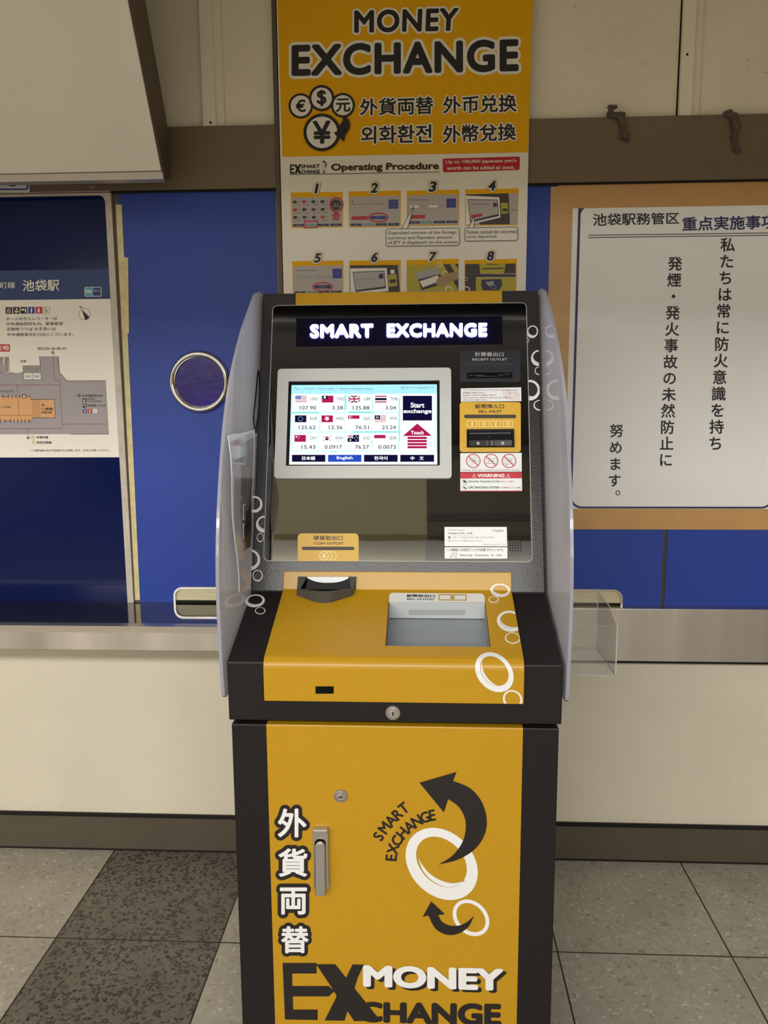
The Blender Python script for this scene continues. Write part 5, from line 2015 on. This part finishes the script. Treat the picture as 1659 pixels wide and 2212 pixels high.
# lower right stickers and speaker holes
Z3 = (930, 1110, .13864)
mb = MB()
D = Draw(mb, SG, Z3)
D.poly([(217, 204), (1188, 204), (1195, 507), (219, 505)], M['sticker'], 0)
D.text('Operating Company', (268, 242, 527, 262), M['grey'], 1, .01)
D.text('Actpro Co., Ltd.', (272, 284, 660, 324), M['grey'], 1, .02)
D.line([(270, 335), (660, 335)], 2, M['lgrey'], 1)
D.text('+81-6-7668-6875 (06-7668-6875)', (330, 355, 994, 386), M['lgrey'], 1, .006)
D.text('smart_ex@actpro.co.jp', (330, 402, 815, 436), M['lgrey'], 1, .006)
D.rr(274, 352, 312, 364, 4, M['grey'], 1)
D.poly([(284, 364), (302, 364), (308, 386), (278, 386)], M['grey'], 1)
D.frame(272, 404, 314, 432, 4, M['lgrey'], 1)
D.line([(272, 404), (293, 420), (314, 404)], 3, M['lgrey'], 2)
D.text('ActPro', (1002, 246, 1140, 282), M['grey'], 1, .006)
D.line([(950, 244), (970, 280), (995, 244)], 5, M['grey'], 1)
D.line([(962, 244), (984, 262)], 4, M['grey'], 2)
D.text('Machine Number:MKT1-36', (832, 468, 1150, 486), M['lgrey'], 1, .006)
D.line([(826, 462), (826, 490)], 3, M['lgrey'], 1)
D.line([(1156, 462), (1156, 490)], 3, M['lgrey'], 1)
mb.build('company_sticker', gl, recalc=False)
mb = MB()
D = Draw(mb, SG, Z3)
D.rr(220, 520, 1197, 698, 10, M['sticker'], 0)
D.text('この機器には防犯カメラが設置されています。', (252, 538, 1140, 584), M['grey'], 1, .012)
D.text('Security  Cameras  in  Use', (458, 622, 1112, 672), M['grey'], 1, .008)
D.frameq(((300, 660), (350, 602), (382, 625), (322, 684)), 5, M['grey'], 1)
D.line(smoothpts([(378, 610), (408, 612), (412, 640), (382, 660), (392, 682), (416, 684)], 5), 6, M['grey'], 1)
mb.build('camera_sticker', gl, recalc=False)
mb = MB()
D = Draw(mb, SG, Z3, n=.0002)
for a in range(5):
    for b in range(7):
        D.disc(1244 + a * 40.2, 334 + b * 39.4, 12, 12, M['pit'], 0)
mb.build('speaker_holes', gl, recalc=False)

# coin outlet label at the lower left of the glass
mb = MB()
D = Draw(mb, SG, Z4)
D.poly(rrpts(326, 168, 1318, 620, 66, 8, (1, 1, 0, 0)), M['ylabel'], 0)
D.text('硬貨取出口', (580, 203, 1058, 280), dkb, 1, .02)
D.text('COIN OUTLET', (588, 310, 1072, 350), dkb, 1, .025)
D.rr(393, 385, 1248, 440, 27, dkb, 1)
D.ring(888, 532, 69, 74, 11, M['cyel'], 1)
D.disc(828, 532, 72, 76, M['ylabel'], 2)
D.ring(824, 532, 69, 75, 11, M['cyel'], 3)
D.disc(755, 532, 78, 78, M['ylabel'], 4)
D.ring(755, 532, 77, 78, 12, M['cyel'], 5)
D.glyph('¥', 757, 535, 88, 0, M['cyel'], 6, .03)
mb.build('coin_outlet_label', gl, recalc=False)

# milky side wings
WP = [(-.478, 1.690), (-.520, 1.680), (-.556, 1.659), (-.615, 1.622), (-.676, 1.581), (-.764, 1.504), (-.822, 1.433), (-.867, 1.349), (-.905, 1.251), (-.926, 1.168), (-.934, 1.085), (-.929, .978), (-.9255, .918)]
wp = smoothpts(WP, 5) + [(-.921, .896), (-.910, .889), (-.60, .884), (-.42, .90), (-.34, 1.0), (-.32, 1.3), (-.34, 1.60), (-.40, 1.685)]
for s_, (xa_, xb_) in enumerate(((XL - .012, XL - .006), (XR + .006, XR + .012))):
    mb = MB()
    lo = [(xa_, y, z) for y, z in wp]
    hi = [(xb_, y, z) for y, z in wp]
    mb.prism(lo, hi, M['wing'], M['wedge'])
    mb.mats[0] = M['wing']
    n_ = len(wp)
    w = mb.build('side_wing', mach)
    for p in w.data.polygons:
        if len(p.vertices) > 4:
            p.material_index = 0
    for y, z in ((-.80, .93), (-.50, .95), (-.42, 1.4)):
        mb = MB()
        mb.lathe((XL - .0065 if s_ == 0 else XR - .0005, y, z), (1, 0, 0), [(.008, 0), (.008, .007)], M['pit'], 16)
        mb.build('wing_spacer', mach)

# ------------------------------------------------------------------ clear brochure holder on the right wing
bxA, bxB = XR + .0125, .381
yfr, ybk = -.82, -.642
zb0, ztf, ztb = .906, 1.009, 1.036
bh = empty('brochure_holder', ((bxA + bxB) / 2, -.73, zb0))
tag(bh, 'empty clear acrylic brochure box fixed to the outside of the right wing', 'holder')
e_ = .0025


def slab(nm, quad, off):
    mb = MB()
    off = Vector(off)
    mb.prism([Vector(p) for p in quad], [Vector(p) + off for p in quad], M['clear'], M['cledge'])
    mb.mats[0] = M['clear']
    return mb.build(nm, bh)


slab('front_pane', [(bxA, yfr, zb0), (bxB, yfr, zb0), (bxB, yfr, ztf), (bxA, yfr, ztf)], (0, e_, 0))
slab('back_pane', [(bxA, ybk, zb0), (bxB, ybk, zb0), (bxB, ybk, ztb), (bxA, ybk, ztb)], (0, e_, 0))
side = [(yfr, zb0), (ybk, zb0), (ybk, ztb), (ybk - .004, ztb)] + [(-.70, ztb + .0), (-.775, 1.035), (yfr, ztf)]
side = [(yfr, zb0), (ybk, zb0), (ybk, ztb), (-.76, 1.028), (yfr, ztf)]
for nm, x in (('side_pane', bxB), ('side_pane', bxA + e_)):
    slab(nm, [(x, y, z) for y, z in side], (-e_, 0, 0))
slab('bottom_pane', [(bxA, yfr, zb0), (bxB, yfr, zb0), (bxB, ybk, zb0), (bxA, ybk, zb0)], (0, 0, e_))
for y, z in ((-.70, 1.01), (-.80, .99), (-.80, .93)):
    mb = MB()
    mb.box((XR + .0121, y - .012, z - .018), (bxA + .0001, y + .012, z + .018), M['cup'])
    mb.build('mounting_pad', bh)

# ------------------------------------------------------------------ flyers hanging in a pouch inside the left wing


def onx(px, py, x):
    d = ray(px, py)
    return CAM + d * ((x - CAM.x) / d.x)


fb = empty('flyer_pouch', (-.352, -.78, 1.07))
tag(fb, 'clear plastic pouch of flyers hanging on a black cord inside the left wing', 'flyer')


def sheet(nm, tl, tr, br, bl, xt, m_, th=.0012, fp=None):
    """leaf hung on the wing: four corners, each at its own distance from the wing"""
    mb = MB()
    c = [onx(*p, x) for p, x in zip((tl, tr, br, bl), xt)]
    n_ = 8
    P, Q = [], []
    for i in range(n_ + 1):
        s_ = i / n_
        b_ = .0025 * math.sin(s_ * 9)
        a, b = c[0].lerp(c[3], s_), c[1].lerp(c[2], s_)
        P.append((a + Vector((b_, 0, 0)), b + Vector((b_ * .5, 0, 0))))
    N_ = (c[1] - c[0]).cross(c[3] - c[0]).normalized() * th
    for (a, b), (d, e) in zip(P, P[1:]):
        mb.poly([a, b, e, d], m_)
        mb.poly([a + N_, b + N_, e + N_, d + N_], m_)
        mb.poly([a, d, d + N_, a + N_], m_)
        mb.poly([b, e, e + N_, b + N_], m_)
    mb.poly([P[0][0], P[0][1], P[0][1] + N_, P[0][0] + N_], m_)
    mb.poly([P[-1][0], P[-1][1], P[-1][1] + N_, P[-1][0] + N_], m_)
    return mb.build(nm, fb, recalc=False)


sheet('flyer', (513, 938), (551, 929), (540, 1272), (523, 1280), (-.3605, -.3515, -.348, -.3585), M['sticker'])
sheet('flyer_print', (519, 962), (548, 945), (541, 1180), (526, 1190), (-.3580, -.3505, -.3472, -.3560), M['photo'])
sheet('pouch_sleeve', (493, 940), (513, 936), (524, 1279), (516, 1280), (-.3625, -.3590, -.3575, -.3600), M['sticker'])
sheet('pouch_sleeve', (499, 955), (551, 930), (540.5, 1274), (519, 1281), (-.3600, -.3495, -.3465, -.3575), M['pouch'])
mb = MB()
for k in range(4):
    y0_ = 1090 + k * 42
    c = [onx(x, y, -.3545) for x, y in ((526, y0_), (536, y0_ - 2), (535, y0_ + 30), (526, y0_ + 32))]
    mb.tube(c + [c[0]], .0007, M['sticker'], 6)
mb.build('clip', fb)
mb = MB()
cp = smoothpts([onx(*p, -.355) for p in ((553, 936), (548, 905), (552, 860), (558, 800), (561, 840), (559, 890), (555, 915), (553, 936))], 6)
mb.tube(cp, .0016, M['pit'], 8)
mb.build('cord', fb)
mb = MB()
c = onx(551, 936, -.355)
mb.tube([c + Vector((0, .009 * math.cos(a), .009 * math.sin(a))) for a in [k * math.pi / 10 for k in range(20)]], .0009, M['chrome'], 8, True)
mb.build('ring', fb)
